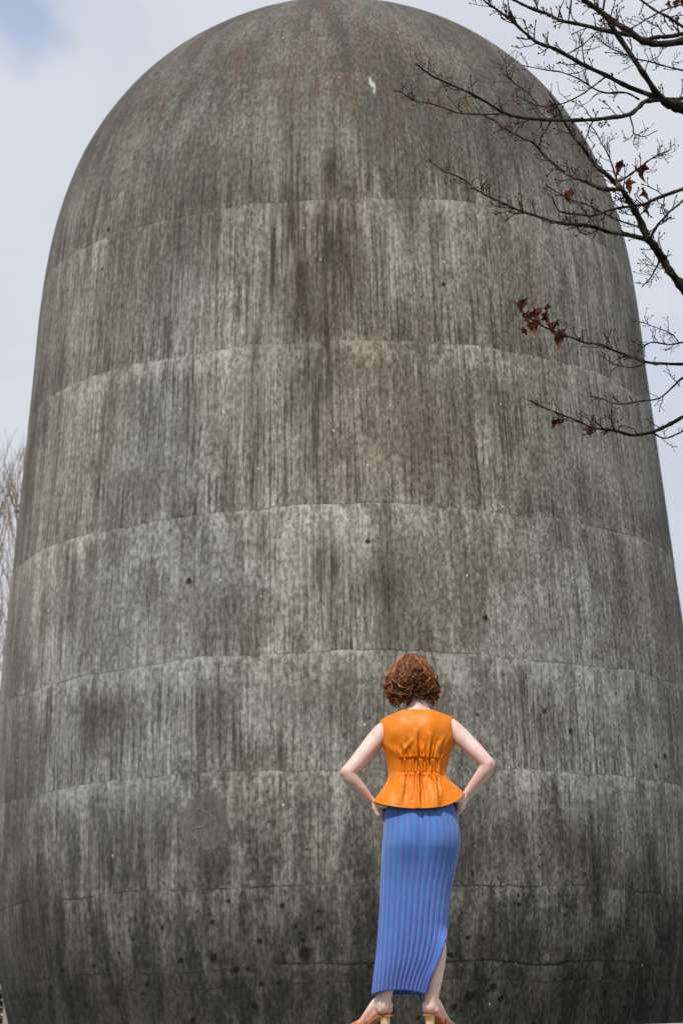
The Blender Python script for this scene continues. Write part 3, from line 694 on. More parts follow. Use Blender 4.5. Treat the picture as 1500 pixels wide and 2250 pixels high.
# rows: left x,y ; right x,y ; back y ; half depth ; depth centre (crop coordinates of the upper-body view)
VR = [(400, 1200, 1062, 1135, 1278, 1225, .150, .012), (424, 1166, 1036, 1112, 1232, 1190, .142, .010), (450, 1130, 1005, 1085, 1180, 1150, .130, .008), (480, 1085, 968, 1055, 1118, 1105, .115, .008),
      (501, 1045, 945, 1028, 1060, 1060, .103, .010), (510, 1005, 936, 1000, 1008, 1010, .0965, .012), (506, 962, 940, 960, 960, 965, .097, .012), (494, 905, 953, 903, 905, 910, .102, .011),
      (477, 838, 972, 836, 838, 845, .108, .008), (464, 790, 990, 785, 780, 790, .111, .004)]
VR = np.array(VR, float)
VRs = smooth_path(VR, 15)
def ringpts(row):
    xl, yl, xr, yr, yb, yf, ry, cy = row
    cxm = (xl + xr) / 2; rx = (xr - xl) / 2
    w = (ct + 1) / 2
    xs = cxm + rx * sup(ct, .86)
    ysid = yl * (1 - w) + yr * w
    bk_ = np.clip(s_, 0, 1) ** 1.25; fk = np.clip(-s_, 0, 1) ** 1.25
    ys = ysid * (1 - bk_ - fk) + yb * bk_ + yf * fk
    return xs, ys, -ry * sup(s_, .86) + cy
rows = [ringpts(r) for r in VRs]
# yoke: from under the arms up to the shoulder line, then in to the neckline
x0, y0, d0 = rows[-1]
nx = 716 + np.where(ct < 0, 116, 112) * sup(ct, .9)                     # neckline
ny = 541 + 10 * np.clip(s_, 0, 1) ** 2 - 3 * np.abs(ct); nd = -.062 * s_ + .006
xc = np.where(ct < 0, 716 + 268 * sup(ct, .62), 716 + 275 * sup(ct, .62))   # shoulder line
kx = np.clip((np.abs(xc - 716) - 112) / 160, 0, 1)
ytip = np.where(ct < 0, 614, 594)
yc_ = 548 + (ytip - 548) * kx ** 1.1
dc = -.070 * sup(s_, .8) * (1 - .45 * kx) + .002
for t in np.linspace(0, 1, 46)[1:]:
    e = t + .0
    bx = x0 * (1 - e) + xc * e; by = y0 * (1 - e) + yc_ * e
    bulge = np.sin(np.pi * e) * .012
    bd_ = d0 * (1 - e ** 2.0) + dc * e ** 2.0 - bulge * np.clip(s_, 0, 1)
    bx = bx + np.where(ct < 0, -3, 3) * np.sin(np.pi * e) * np.abs(ct)
    rows.append((bx, by, bd_))
xs_, ys_, ds_ = rows[-1]
for t in np.linspace(0, 1, 22)[1:]:
    rows.append((xs_ * (1 - t) + nx * t, ys_ * (1 - t) + ny * t - 5 * np.sin(np.pi * t), ds_ * (1 - t) + nd * t))
CX = np.array([r[0] for r in rows]); CY = np.array([r[1] for r in rows]); CD = np.array([r[2] for r in rows])
# soften the fold at the shoulder line a little, along each column
for _ in range(3):
    for Q in (CX, CY, CD): Q[1:-1] = .25 * Q[:-2] + .5 * Q[1:-1] + .25 * Q[2:]
back = sstep(np.broadcast_to(s_, CX.shape), .15, .5)
# gathers and folds (metres, outward) in the back panel
disp = np.zeros_like(CX)
band = sstep(CX, 575, 600) * sstep(CX, 900, 878) * back
inb = band * sstep(CY, 902, 916) * sstep(CY, 1012, 998)
gx_ = np.array([596, 622, 648, 668, 690, 712, 732, 752, 776, 797, 818, 838, 858, 876])
for i, g in enumerate(gx_):
    j = (CY - 957) * .04 * ((i * 7) % 5 - 2)
    disp += inb * (.0045 + .0025 * ((i * 5) % 3)) * np.exp(-((CX - g - j) / 7.5) ** 2)
disp -= inb * .0035
for yy in (910, 1005): disp -= band * .0016 * np.exp(-((CY - yy) / 6.0) ** 2)
disp += band * .0028 * np.exp(-((CY - 893) / 10.) ** 2) * (0.6 + .6 * vnoise(CX * .06, 5)) + band * .0028 * np.exp(-((CY - 1022) / 10.) ** 2) * (0.6 + .6 * vnoise(CX * .06, 8))
rr_ = random.Random(3)
UPF = [(612, 90, .007), (640, 150, .008), (664, 110, .006), (688, 175, .009), (712, 215, .020), (738, 130, .007), (762, 160, .010), (790, 190, .015), (812, 150, .010), (838, 120, .009), (862, 170, .010), (884, 90, .006)]
for (g, ln, am) in UPF:
    r_ = np.clip((905 - CY) / ln, 0, 1.2)
    xx = g + (g - 735) * .32 * r_ + 8 * vnoise(CY * .02 + g, 4) * r_
    disp += back * am * np.exp(-((CX - xx) / (8 + 13 * r_)) ** 2) * sstep(CY, 912, 896) * np.clip(1 - r_, 0, 1) ** .7
    disp -= back * am * .7 * np.exp(-((CX - xx - 17 - 9 * r_) / (8 + 9 * r_)) ** 2) * sstep(CY, 912, 896) * np.clip(1 - r_, 0, 1) ** .7
DNF = [(602, 130, .006, -.5), (630, 240, .013, -.42), (658, 150, .007, -.3), (688, 200, .009, -.1), (722, 330, .022, .05), (752, 150, .007, .1), (778, 120, .006, .2), (806, 130, .012, .55), (838, 300, .018, .22), (862, 190, .010, .35), (882, 140, .007, .5)]
for (g, ln, am, sl) in DNF:
    r_ = np.clip((CY - 1010) / ln, 0, 1.2)
    xx = g + sl * (CY - 1010) * .42 + 7 * vnoise(CY * .02 + g, 6) * r_
    disp += back * am * np.exp(-((CX - xx) / (9 + 16 * r_)) ** 2) * sstep(CY, 1003, 1018) * np.clip(1 - r_, 0, 1) ** .6
    disp -= back * am * .7 * np.exp(-((CX - xx - 20 - 12 * r_) / (9 + 12 * r_)) ** 2) * sstep(CY, 1003, 1018) * np.clip(1 - r_, 0, 1) ** .6
# soft flutes of the peplum, drag lines from the armholes, small buckles
disp += back * .006 * sstep(CY, 1080, 1260) * np.sin((CX - 725) / 44.0)
for (ax, ay, bx, by, am, w) in [(470, 780, 590, 890, .005, 24), (985, 720, 890, 830, .005, 26), (590, 880, 700, 760, .004, 16),
                                  (800, 1010, 862, 1110, .010, 9), (862, 1110, 890, 1230, .008, 16), (620, 1060, 570, 1170, .005, 22), (900, 1060, 960, 1120, .005, 20)]:
    L2 = (bx - ax) ** 2 + (by - ay) ** 2; t = np.clip(((CX - ax) * (bx - ax) + (CY - ay) * (by - ay)) / L2, 0, 1)
    dd_ = np.hypot(CX - ax - t * (bx - ax), CY - ay - t * (by - ay))
    disp += back * am * np.exp(-(dd_ / w) ** 2) * np.sin(np.pi * np.clip(t, .02, .98)) ** .5
disp += back * .0012 * (vnoise(CX * .018 + CY * .006, 2) + vnoise(CY * .016 - CX * .01, 3))
# pixel -> world for the whole grid
def grid_world(FX, FY, D):
    a = FX - 750.; b = 1125. - FY; c, s = math.cos(ROLL), math.sin(ROLL)
    a, b = a * c + b * s, -a * s + b * c
    dx, dy = a / F_PX, b / F_PX; r1 = math.cos(PITCH) - dy * math.sin(PITCH); r2 = math.sin(PITCH) + dy * math.cos(PITCH)
    # sizes are read at her own distance; depth is then a true offset in metres
    k = YW / r1
    return np.stack([dx * k, YW + D, r2 * k + CAM_Z], -1)
G = grid_world(700 + CX / 3.3333, 1400 + CY / 3.3333, CD)
axis = G.mean(1, keepdims=True); nrm = G - axis; nrm[..., 2] = 0; nrm /= np.linalg.norm(nrm, axis=2)[..., None] + 1e-9
disp = disp * 1.35
nrm = nrm * .4 + np.array([0, -1, 0]) * .6 * back[..., None] + nrm * .6 * (1 - back[..., None])
G = G + nrm * disp[..., None]
vest = build('vest', G.reshape(-1, 3), grid_faces(len(G), NT_, True)[:, ::-1], mleath, woman)
sol = vest.modifiers.new('leather_thickness', 'SOLIDIFY'); sol.thickness = 0.0025; sol.offset = -1

# ---- skirt
SK = np.array([(1722, 870, 966, .076, .012), (1740, 860, 982, .088, .010), (1762, 851, 993, .101, .004), (1783, 847, 999, .110, .0), (1800, 845.5, 1003, .114, -.004), (1832, 844, 1008.5, .121, -.012), (1859, 840.5, 1008.5, .121, -.014),
               (1880, 839.3, 1005, .116, -.010), (1907, 838.5, 1000, .109, -.004), (1949, 837, 990.7, .100, .0), (2000, 835.5, 984, .095, .0), (2048, 832.5, 979.5, .092, .0), (2067, 831, 975.5, .091, .0), (2099, 828, 966, .088, .0),
               (2120, 825.5, 957.5, .084, .0), (2139, 823, 948.5, .078, .0), (2160, 820.5, 940.5, .072, .002), (2181, 818.5, 934.5, .066, .004)], float)
SKs = smooth_path(SK, 10)
NR, PER = 31, 14; NC = NR * PER + 1
Q = np.linspace(0, 1, NC); rib = np.cos((Q * NR * 2 * np.pi) + np.pi) * .5 + .5          # 1 on a rib
G, RB = [], []
for r in SKs:
    y, xl, xr, ry, cy = r
    low = sstep(y, 2040, 2185)
    gap = 0.55 * low; t = np.linspace(0.0, 2 * np.pi, 1400) 
    t = t[t <= 2 * np.pi - gap + 1e-6] if gap > 0 else t
    rx = (xr - xl) / 2
    bx = (xl + xr) / 2 + rx * sup(np.cos(t), .92); bd_ = -ry * sup(np.sin(t), .92) + cy
    s = np.r_[0, np.cumsum(np.hypot(np.diff(bx) / PPM, np.diff(bd_)))]
    q = Q * s[-1]; X = np.interp(q, s, bx); D = np.interp(q, s, bd_); tq = np.interp(q, s, t)
    up = np.clip(np.sin(tq), 0, 1)
    opn = sstep(y, 2030, 2070); lg = np.interp(y, [2030, 2085, 2140, 2181], [.070, .084, .062, .030])
    te = 2 * np.pi - gap - tq
    D = D + opn * (-(lg + .0) * np.exp(-(tq / .55) ** 2) + .055 * np.exp(-(te / .5) ** 2))
    Y = y - (9 * up ** 2 - 3.5) * sstep(y, 2100, 2181) - 1.0 * sstep(y, 2120, 2181) * np.clip(-np.sin(tq), 0, 1)
    Y = Y + sstep(y, 2120, 2181) * 13 * sstep(tq, 2 * np.pi - gap - .30, 2 * np.pi - gap)
    dep = .0008 + .0068 * sstep(y, 1830, 2080)
    nx_ = np.cos(tq) * .75; nd_ = -np.sin(tq)
    X = X + nx_ * (rib - .5) * dep * PPM; D = D + nd_ * (rib - .5) * dep
    # seat: the cloth follows the two halves of the bottom, and hollows below
    if 1780 < y < 2000:
        s1 = np.exp(-((X - 888) / 34) ** 2) + np.exp(-((X - 966) / 34) ** 2) - .75 * np.exp(-((X - 927) / 15) ** 2)
        D = D - up * .014 * s1 * math.exp(-((y - 1850) / 45) ** 2)
    D = D + up * .004 * np.sin(X / 19. + y / 60.) * sstep(y, 1980, 2080)
    G.append(grid_world(X, Y, D)); RB.append(Q * NR)
G = np.array(G)
skirt = build('skirt', G.reshape(-1, 3), grid_faces(len(G), NC)[:, ::-1], mskirt, woman, True, {'rib': ('FLOAT', np.array(RB).ravel())})
sol = skirt.modifiers.new('knit_thickness', 'SOLIDIFY'); sol.thickness = 0.003; sol.offset = -1
# rolled edge along the slit
e0 = G[-62:, 0]; e0 = np.vstack([e0])
V, f = tube(e0 + np.array([.001, -.001, 0]), np.linspace(.0022, .0036, len(e0)), 8)
build('slit_edge', V, f, mskirt, skirt, True, {'rib': ('FLOAT', np.full(len(V), .5))})
hm = G[-1, :]; V, f = tube(hm, .0024, 6); build('hem', V, f, mskirt, skirt, True, {'rib': ('FLOAT', np.repeat(np.array(RB[-1]), 6))})

# ---- mules
for (h, d, sx, Lf, prof) in FEET:
    shoe = empty('shoe', (0, 0, 0)); shoe.parent = woman
    shoe.location = tuple(h - np.array(root_p))
    wid = lambda t: np.interp(t, [0, .06, .15, .30, .5, .68, .82, .93, 1.0], [.014, .024, .028, .0265, .030, .041, .036, .024, .010])
    ts = np.linspace(0, 1, 44)
    def sp(t, w, z): return h + d * (t * (Lf + .022) - 0.034) + sx * w + np.array([0, 0, z])
    V = []
    for t in ts:
        w = float(wid(t)); zt = float(prof(min(t * 1.02, 1))) + .002; th = .0085
        V += [sp(t, -w, zt), sp(t, w, zt), sp(t, w * .97, zt - th), sp(t, -w * .97, zt - th)]
    n = len(ts); f = [tuple(q) for q in grid_faces(n, 4, True)] + [(0, 1, 2, 3), tuple((n - 1) * 4 + q for q in (3, 2, 1, 0))]
    build('sole', V, f, mtan, shoe, False)
    # upper: a closed-toe shell over the forefoot
    tv = np.linspace(.50, .995, 26); th_ = np.linspace(0, np.pi, 17); V = []
    for t in tv:
        w = float(wid(t)) + .002; hh = float(np.interp(t, [.50, .62, .75, .88, .97, 1.0], [.066, .052, .041, .031, .021, .010]))
        z0 = float(prof(min(t * 1.02, 1)))
        lean = .030 * (1 - sstep(t, .50, .66))
        for a in th_: V.append(sp(t + lean * math.sin(a) * -.6, -w * math.cos(a), z0 + hh * math.sin(a) ** .8))
    vp_ = build('vamp', V, grid_faces(len(tv), 17), mtan, shoe, True)
    m_ = vp_.modifiers.new('thickness', 'SOLIDIFY'); m_.thickness = .0022; m_.offset = 1
    # block heel, pale wood
    hz = float(prof(.1)) - .0055; V = []; ns = 20
    for z, r in ((0.0, .0185), (.004, .0190), (hz * .5, .0200), (hz - .002, .0225), (hz, .0225)):
        for k in range(ns):
            a = 2 * math.pi * k / ns; V.append(sp(.145, 0, z) + d * r * math.cos(a) * 1.05 + sx * r * math.sin(a))
    f = [tuple(q) for q in grid_faces(5, ns, True)] + [tuple(range(ns))[::-1], tuple(4 * ns + k for k in range(ns))]
    build('heel', V, f, mwood, shoe, True)

# ---- hair: curly auburn bob, strands in clumps over a dark under-layer
rh = np.random.default_rng(11)
HC = c1(682, 330, .025)                     # middle of the hair
ZK = np.array([.131, .124, .112, .095, .07, .04, .01, -.02, -.05, -.08, -.105, -.128])
WL = np.array([.004, .030, .052, .071, .090, .106, .119, .126, .121, .106, .088, .066])
WR = np.array([.004, .034, .056, .074, .090, .104, .114, .121, .120, .108, .090, .074])
def env(az, z):
    """hair outline radius; az: 0 = right, pi/2 = towards camera (back of head)"""
    w = .945 * np.where(np.cos(az) < 0, np.interp(-z, -ZK, WL), np.interp(-z, -ZK, WR))
    dep = np.interp(-z, -ZK, [.004, .034, .058, .078, .097, .110, .115, .110, .095, .078, .064, .052])
    dep = np.where(np.sin(az) < 0, dep * .93, dep)
    return w, dep
def hair_point(az, z, lay):
    w, dep = env(az, z)
    return np.stack([HC[0] + w * lay * np.cos(az), HC[1] - dep * lay * np.sin(az), HC[2] + z + 0 * az], -1)
# under-layer
azs = np.linspace(0, 2 * np.pi, 72, endpoint=False); zs = np.linspace(.130, -.062, 40)
CG = np.array([hair_point(azs, np.full(72, z) + (0 if z > .0 else 1) * .05 * np.clip(-np.sin(azs), 0, 1) * (z / -.062 if z < 0 else 0) * 1.6, .80) for z in zs])
wv = 1 + .05 * vnoise(azs[None] * 5 + zs[:, None] * 30, 1)
ctr = np.array([HC[0], HC[1], 0]); CG[..., :2] = ctr[:2] + (CG[..., :2] - ctr[:2]) * wv[..., None]
hair_cap = Bag(); hair_cap.add(CG.reshape(-1, 3), grid_faces(40, 72, True), .08)
hair = hair_cap.build('hair', mhair, woman, True, 'tone')
locks = Bag()
NPT = 34
def clump(az0, ztop, zend, lay, ncl, tone, curl, wl, drift=0.0, spread=.010, rad=.0010, c0=.45):
    t = np.linspace(0, 1, NPT)
    z = ztop + (zend - ztop) * t ** .92
    az = az0 + drift * t ** 1.5
    C = hair_point(az, z, lay * (0.94 + .06 * sstep(t, 0, .3)))
    T = np.gradient(C, axis=0); seg = np.linalg.norm(T, axis=1); T /= seg[:, None] + 1e-9
    Lc = np.cumsum(seg); ph = rh.uniform(0, 6.28); sgn = rh.choice([-1, 1])
    out = np.stack([np.cos(az), -np.sin(az), 0 * az], -1); B = np.cross(T, out); B /= np.linalg.norm(B, axis=1)[:, None] + 1e-9; out = np.cross(B, T)
    amp = curl * (0.22 + .78 * sstep(t, c0 - .25, c0 + .35))
    th = sgn * (ph + Lc / wl * 2 * np.pi * (.75 + .45 * t))
    C = C + amp[:, None] * (np.cos(th)[:, None] * B + .75 * np.sin(th)[:, None] * out)
    for k in range(ncl):
        r = spread * math.sqrt(rh.uniform(0, 1)); a = rh.uniform(0, 6.28); cut = int(NPT * rh.uniform(.84, 1.0))
        sc = (1.0 - .45 * sstep(t, .3, 1.0)) * (1 + .18 * np.sin(t * rh.uniform(3, 7) + a))
        fl = rh.uniform(.85, 1.2)
        Pq = C + (r * sc)[:, None] * (math.cos(a) * B + math.sin(a) * out) + (fl - 1) * (amp[:, None]) * (np.cos(th)[:, None] * B)
        Pq = Pq[:cut]; rr = rad * (1 - .6 * t[:cut] ** 3)
        V, f = tube(Pq, rr, 3)
        tv = np.clip(tone + rh.normal(0, .09), 0, 1)
        locks.add(V, f, tv)
for layer, (ncl, lay_lo, lay_hi) in enumerate([(110, .76, .86), (125, .87, 1.0), (55, .96, 1.11)]):
    for i in range(ncl):
        az = rh.uniform(0, 2 * np.pi) if layer == 0 else (rh.uniform(-.5, math.pi + .5) if rh.uniform() < .8 else rh.uniform(math.pi, 2 * math.pi))
        a_ = az % (2 * math.pi)
        front = a_ > math.pi
        base = -.108 if not front else -.09
        # nape: short just right of the middle, longer left of it
        nape = math.exp(-((a_ - 1.26) / .42) ** 2) if not front else 0
        if front and math.sin(a_) < -.75: base = .01                        # keep the face clear
        zend = base + .098 * nape + rh.normal(0, .012)
        if rh.uniform() < .35: zend += rh.uniform(.02, .09)
        ztop = rh.uniform(.112, .131) if rh.uniform() < .7 else rh.uniform(.05, .11)
        zend = min(zend, ztop - .08)
        tone = np.clip(rh.normal(.52, .30) + .14 * max(0, -math.cos(a_)) + (.08 if layer else -.22), .03, .97)
        clump(az, ztop, zend, rh.uniform(lay_lo, lay_hi), 24, tone, rh.uniform(.009, .025), rh.uniform(.055, .10), rh.normal(0, .28), rh.uniform(.0042, .0075), .00085, rh.uniform(.35, .65))
# locks that hang on the nape, tips that stick out
for (az, zt, ze, lay, tone) in [(1.95, .0, -.132, .80, .35), (1.80, -.02, -.128, .72, .6), (1.68, -.02, -.126, .66, .75), (2.08, .0, -.130, .86, .3), (1.58, .0, -.112, .66, .55), (1.0, .0, -.108, .88, .3), (.88, .0, -.122, .92, .4), (1.08, .0, -.085, .84, .6),
                                 (3.05, .0, -.07, 1.06, .5), (3.2, .02, -.05, 1.07, .55), (.05, .02, -.05, 1.06, .55), (-.1, .0, -.08, 1.06, .5), (2.7, 0, -.10, 1.05, .5), (.35, 0, -.09, 1.05, .45)]:
    clump(az, zt, ze, lay, 12, tone, .010, .06, rh.normal(0, .12), .0055, .0009, .4)
# fly-aways
for i in range(240):
    az = rh.uniform(-.3, math.pi + .3)
    clump(az, rh.uniform(.06, .13), rh.uniform(-.11, .02), rh.uniform(.99, 1.13), 1, rh.uniform(.5, .9), rh.uniform(.006, .018), rh.uniform(.04, .08), rh.normal(0, .3), .002, .0006)
lk = locks.build('curls', mhair, hair, True, 'tone'); lk['kind'] = 'stuff'

# ================================================================== BARE TREE REACHING IN FROM THE RIGHT
mbark, nb, bb = new_mat('bark_with_lichen', 0.9, 0.15)
oc = nb.new('ShaderNodeTexCoord').outputs['Object']
b1 = nb.noise(oc, 28.0, 5.0, 0.65); b2 = nb.noise(oc, 5.0, 4.0, 0.6); b3 = nb.noise(oc, 90.0, 3.0, 0.6)
bc = nb.mix(nb.ss(b1, 0.35, 0.68), (0.012, 0.010, 0.008, 1), (0.040, 0.034, 0.027, 1))
lich = nb.m('MULTIPLY', nb.ss(nb.m('ADD', b2, nb.m('MULTIPLY', b1, .4)), 0.74, 0.90), nb.attr('lichen').outputs['Fac'])
bc = nb.mix(lich, bc, nb.mix(b3, (0.11, 0.11, 0.035, 1), (0.23, 0.22, 0.09, 1)))
nb.put(bb.inputs['Base Color'], bc); nb.put(bb.inputs['Normal'], nb.bump(nb.m('ADD', b1, b3), 0.7, 0.006))
mtwig, nw2, bw2 = new_mat('twig_bark', 0.8, 0.2)
tw = nw2.attr('tip').outputs['Fac']; oc = nw2.new('ShaderNodeTexCoord').outputs['Object']
tn = nw2.noise(oc, 40.0, 3.0, 0.6)
tc_ = nw2.mix(tn, (0.016, 0.012, 0.010, 1), (0.042, 0.030, 0.025, 1))
tc_ = nw2.mix(nw2.m('MULTIPLY', tw, .85), tc_, (0.075, 0.020, 0.015, 1))
nw2.put(bw2.inputs['Base Color'], tc_)
mleaf, nlf, blf = new_mat('dead_leaf', 0.75, 0.2)
oc = nlf.new('ShaderNodeTexCoord').outputs['Object']; ln1 = nlf.noise(oc, 35.0, 4.0, 0.65)
nlf.put(blf.inputs['Base Color'], nlf.mix(nlf.ss(ln1, .3, .7), (0.035, 0.010, 0.006, 1), (0.155, 0.044, 0.019, 1)))
blf.inputs['Transmission Weight'].default_value = 0.0
nlf.put(blf.inputs['Normal'], nlf.bump(ln1, 0.5, 0.004))

TREE_Y = 13.6
tree = empty('bare_tree', (3.45, TREE_Y, -0.03), 'leafless tree at the right edge, dark lichened branches with a few curled brown leaves', 'tree')
# (points in photo pixels, start diameter px, end diameter px, depth start, depth end, lichen, twig density)
BR = [
 ([(1449, 216), (1413, 162), (1383, 117), (1350, 69), (1329, 36), (1299, 12), (1262, -14), (1225, -45)], 13, 8, 12.9, 12.4, .3, .6),
 ([(1443, 214), (1380, 191), (1329, 165), (1284, 144), (1242, 120), (1212, 105), (1179, 93), (1149, 69), (1131, 52), (1107, 33), (1089, 20), (1068, 6), (1050, -12)], 11, 3.0, 12.9, 12.2, .3, 1.1),
 ([(1560, 80), (1500, 90), (1455, 97), (1416, 92), (1389, 75), (1365, 60), (1344, 45), (1320, 27), (1299, 11), (1278, -3), (1250, -30)], 17, 9, 13.2, 13.0, .3, .6),
 ([(1560, 62), (1500, 74), (1470, 80), (1440, 82), (1416, 88)], 9, 8, 13.25, 13.15, .2, .5),
 ([(1385, 78), (1335, 69), (1308, 62), (1266, 52), (1230, 45), (1200, 30), (1170, 20), (1140, 6), (1110, -10)], 9, 5, 13.1, 12.8, .2, .9),
 ([(1449, 218), (1416, 223), (1401, 237), (1380, 252), (1338, 259), (1302, 263), (1260, 264), (1218, 264), (1179, 262), (1143, 258), (1108, 249), (1065, 223), (1025, 201), (993, 187), (967, 176), (945, 165), (917, 143)], 11, 2.6, 12.9, 12.0, .25, 1.0),
 ([(1106, 250), (1078, 251), (1052, 251), (1020, 250), (999, 246), (969, 235), (943, 227), (916, 223), (895, 212), (879, 201)], 3.4, 2.0, 12.3, 12.0, .0, 1.0),
 ([(1560, 720), (1499, 632), (1472, 598), (1454, 568), (1437, 542), (1421, 522), (1410, 494), (1392, 460), (1378, 437), (1364, 415), (1351, 402), (1330, 382), (1309, 364), (1291, 341), (1277, 321), (1261, 302), (1240, 270), (1222, 232), (1205, 205)], 20, 2.5, 13.8, 13.2, .6, .7),
 ([(1360, 416), (1326, 416), (1309, 410), (1291, 401), (1268, 392), (1250, 385), (1233, 374), (1207, 353), (1185, 329), (1167, 311), (1148, 304), (1121, 289), (1100, 279), (1087, 265), (1062, 253)], 9.5, 2.2, 13.6, 13.9, 1.0, 1.1),
 ([(1420, 527), (1375, 515), (1340, 511), (1313, 501), (1284, 495), (1247, 492), (1207, 485), (1180, 475), (1153, 467), (1127, 457), (1100, 444), (1073, 432), (1047, 417), (1020, 396), (993, 383), (972, 375), (943, 351)], 9, 2.2, 13.75, 14.2, .8, 1.0),
 ([(1560, 395), (1500, 415), (1463, 428), (1437, 438), (1419, 447), (1392, 453), (1364, 456), (1335, 463), (1303, 474), (1273, 471), (1247, 469), (1225, 461), (1212, 431)], 8.5, 2.2, 13.1, 12.7, .3, .9),
 ([(1320, 466), (1287, 449), (1257, 440), (1233, 428), (1199, 408)], 3.4, 1.8, 12.9, 12.8, .0, 1.0),
 ([(1413, 518), (1401, 499), (1374, 490), (1357, 483), (1330, 470), (1312, 464)], 4, 2.6, 13.5, 13.3, .0, .8),
 ([(1401, 500), (1401, 478), (1414, 463), (1422, 449), (1428, 436)], 3.2, 1.8, 13.5, 13.4, .0, .6),
 ([(1428, 522), (1442, 497), (1456, 481), (1470, 465), (1488, 451), (1505, 435), (1530, 420)], 5.5, 3.5, 13.75, 13.9, .3, .7),
 ([(1350, 402), (1374, 390), (1390, 378), (1406, 367), (1421, 355), (1437, 344), (1451, 337), (1467, 332)], 4.5, 1.8, 13.6, 13.4, .1, 1.5),
 ([(1360, 412), (1351, 387), (1342, 357), (1332, 334), (1319, 312), (1307, 289), (1294, 275), (1284, 266)], 3.8, 1.6, 13.6, 13.5, .1, 1.2),
 ([(1449, 572), (1438, 593), (1426, 613), (1410, 629)], 4.5, 2, 13.7, 13.5, .0, 2.0),
 ([(1382, 253), (1390, 280), (1392, 293), (1414, 300), (1440, 288)], 3.2, 1.6, 12.85, 12.75, .0, 1.2),
 ([(1392, 292), (1382, 305), (1371, 303)], 2.2, 1.5, 12.82, 12.8, .0, 1.0),
 ([(1570, 798), (1500, 800), (1460, 799), (1420, 796), (1393, 787), (1367, 777), (1340, 767), (1321, 757), (1287, 753), (1260, 744), (1228, 732), (1201, 721), (1175, 707), (1153, 691), (1135, 667)], 6.5, 2.4, 14.0, 13.8, .1, .8),
 ([(1560, 790), (1500, 829), (1479, 848), (1447, 875), (1407, 881), (1367, 888), (1340, 884), (1321, 876), (1297, 871)], 4.2, 1.9, 14.1, 14.0, .0, .9),
 ([(1565, 880), (1500, 915), (1473, 931), (1433, 949), (1399, 955), (1380, 955), (1353, 947), (1327, 943), (1300, 940), (1273, 927), (1244, 915), (1207, 901), (1188, 892), (1169, 881)], 8.5, 2.0, 14.2, 14.0, .3, 1.0),
 ([(1560, 740), (1500, 752), (1468, 757), (1433, 752), (1415, 760), (1393, 776)], 3.6, 2.2, 14.0, 13.9, .0, 1.2),
 ([(1490, 752), (1473, 733), (1441, 720), (1409, 708)], 2.6, 1.6, 13.95, 13.9, .0, 1.2),
 ([(1433, 951), (1460, 963), (1500, 947), (1540, 930)], 3.6, 2.4, 14.1, 14.2, .0, .9),
 ([(1420, 796), (1393, 807), (1367, 805), (1340, 796), (1324, 784)], 2.8, 1.6, 13.9, 13.85, .0, .7),
 ([(1570, 168), (1500, 155), (1455, 144), (1425, 135), (1395, 129), (1365, 117), (1335, 102), (1311, 81)], 4.2, 1.9, 13.3, 13.2, .0, 1.5),
 ([(1560, -5), (1500, 9), (1461, 21), (1425, 39), (1395, 57), (1371, 68)], 4, 2.6, 13.1, 13.05, .0, .9),
 ([(1390, -14), (1407, 0), (1440, 24), (1470, 39), (1500, 60), (1550, 90)], 4, 6, 12.8, 12.9, .1, .8),
 ([(1242, 121), (1278, 99), (1308, 72), (1326, 49)], 3.2, 2, 12.5, 12.6, .0, 1.2),
 ([(1404, 219), (1374, 204), (1329, 204), (1299, 192), (1272, 174), (1230, 158), (1200, 154), (1149, 144)], 4.6, 1.8, 12.9, 12.7, .6, 1.1),
 ([(1329, 169), (1299, 192), (1278, 207), (1242, 225), (1212, 232), (1182, 232), (1146, 216), (1128, 205)], 3.6, 1.6, 12.7, 12.9, .0, 1.2),
 ([(1182, 232), (1160, 205), (1140, 190), (1118, 170), (1112, 150), (1110, 122)], 2.4, 1.4, 12.9, 12.95, .0, 2.4),
 ([(1416, 160), (1422, 138), (1446, 123), (1455, 105)], 2.6, 1.5, 12.85, 12.8, .0, .8),
 ([(1449, 216), (1475, 218), (1500, 216), (1560, 200)], 7, 8, 12.95, 13.1, .3, .5),
 ([(1248, 46), (1251, 22), (1256, -12)], 3.4, 2.6, 12.9, 12.85, .0, .5),
 ([(1322, 32), (1327, 0), (1330, -25)], 4.5, 3.5, 13.0, 13.0, .0, .5),
 ([(1575, 290), (1500, 240), (1468, 228), (1446, 212)], 30, 15, 13.1, 12.9, .4, .3),
]
PXM = lambda Y: Y / F_PX
rt = np.random.default_rng(5)
LIMB_ENDS = []
branch_objs = []
def bud(bag, p, d, r):
    r = min(r, .0042)
    d = d / (np.linalg.norm(d) + 1e-9); P = np.array([p, p + d * r * 1.6, p + d * r * 3.4, p + d * r * 5.0])
    V, f = tube(P, [r * .6, r * 1.35, r * 1.1, r * .15], 5); bag.add(V, f, .9)
def twig(bag, p, d, ln, r0, lvl):
    n = 5 if lvl == 0 else 4; P = [p]; dd = d.copy(); st = ln / (n - 1)
    for k in range(n - 1):
        dd = dd + rt.normal(0, .22, 3) + np.array([0, 0, .10]); dd /= np.linalg.norm(dd); P.append(P[-1] + dd * st)
    P = np.array(P); V, f = tube(P, np.linspace(r0, r0 * .55, n), 4); bag.add(V, f, np.repeat(np.linspace(.1, .55, n), 4))
    bud(bag, P[-1], dd, r0 * rt.uniform(.9, 1.25))
    if lvl < 2:
        for k in range(1, n - 1):
            if rt.uniform() < (.62 if lvl == 0 else .35):
                s = rt.normal(0, 1, 3); s -= dd * (s @ dd); s[1] *= .6; s /= np.linalg.norm(s) + 1e-9
                twig(bag, P[k], dd * .65 + s * .75, ln * rt.uniform(.28, .55), r0 * .72, lvl + 1)
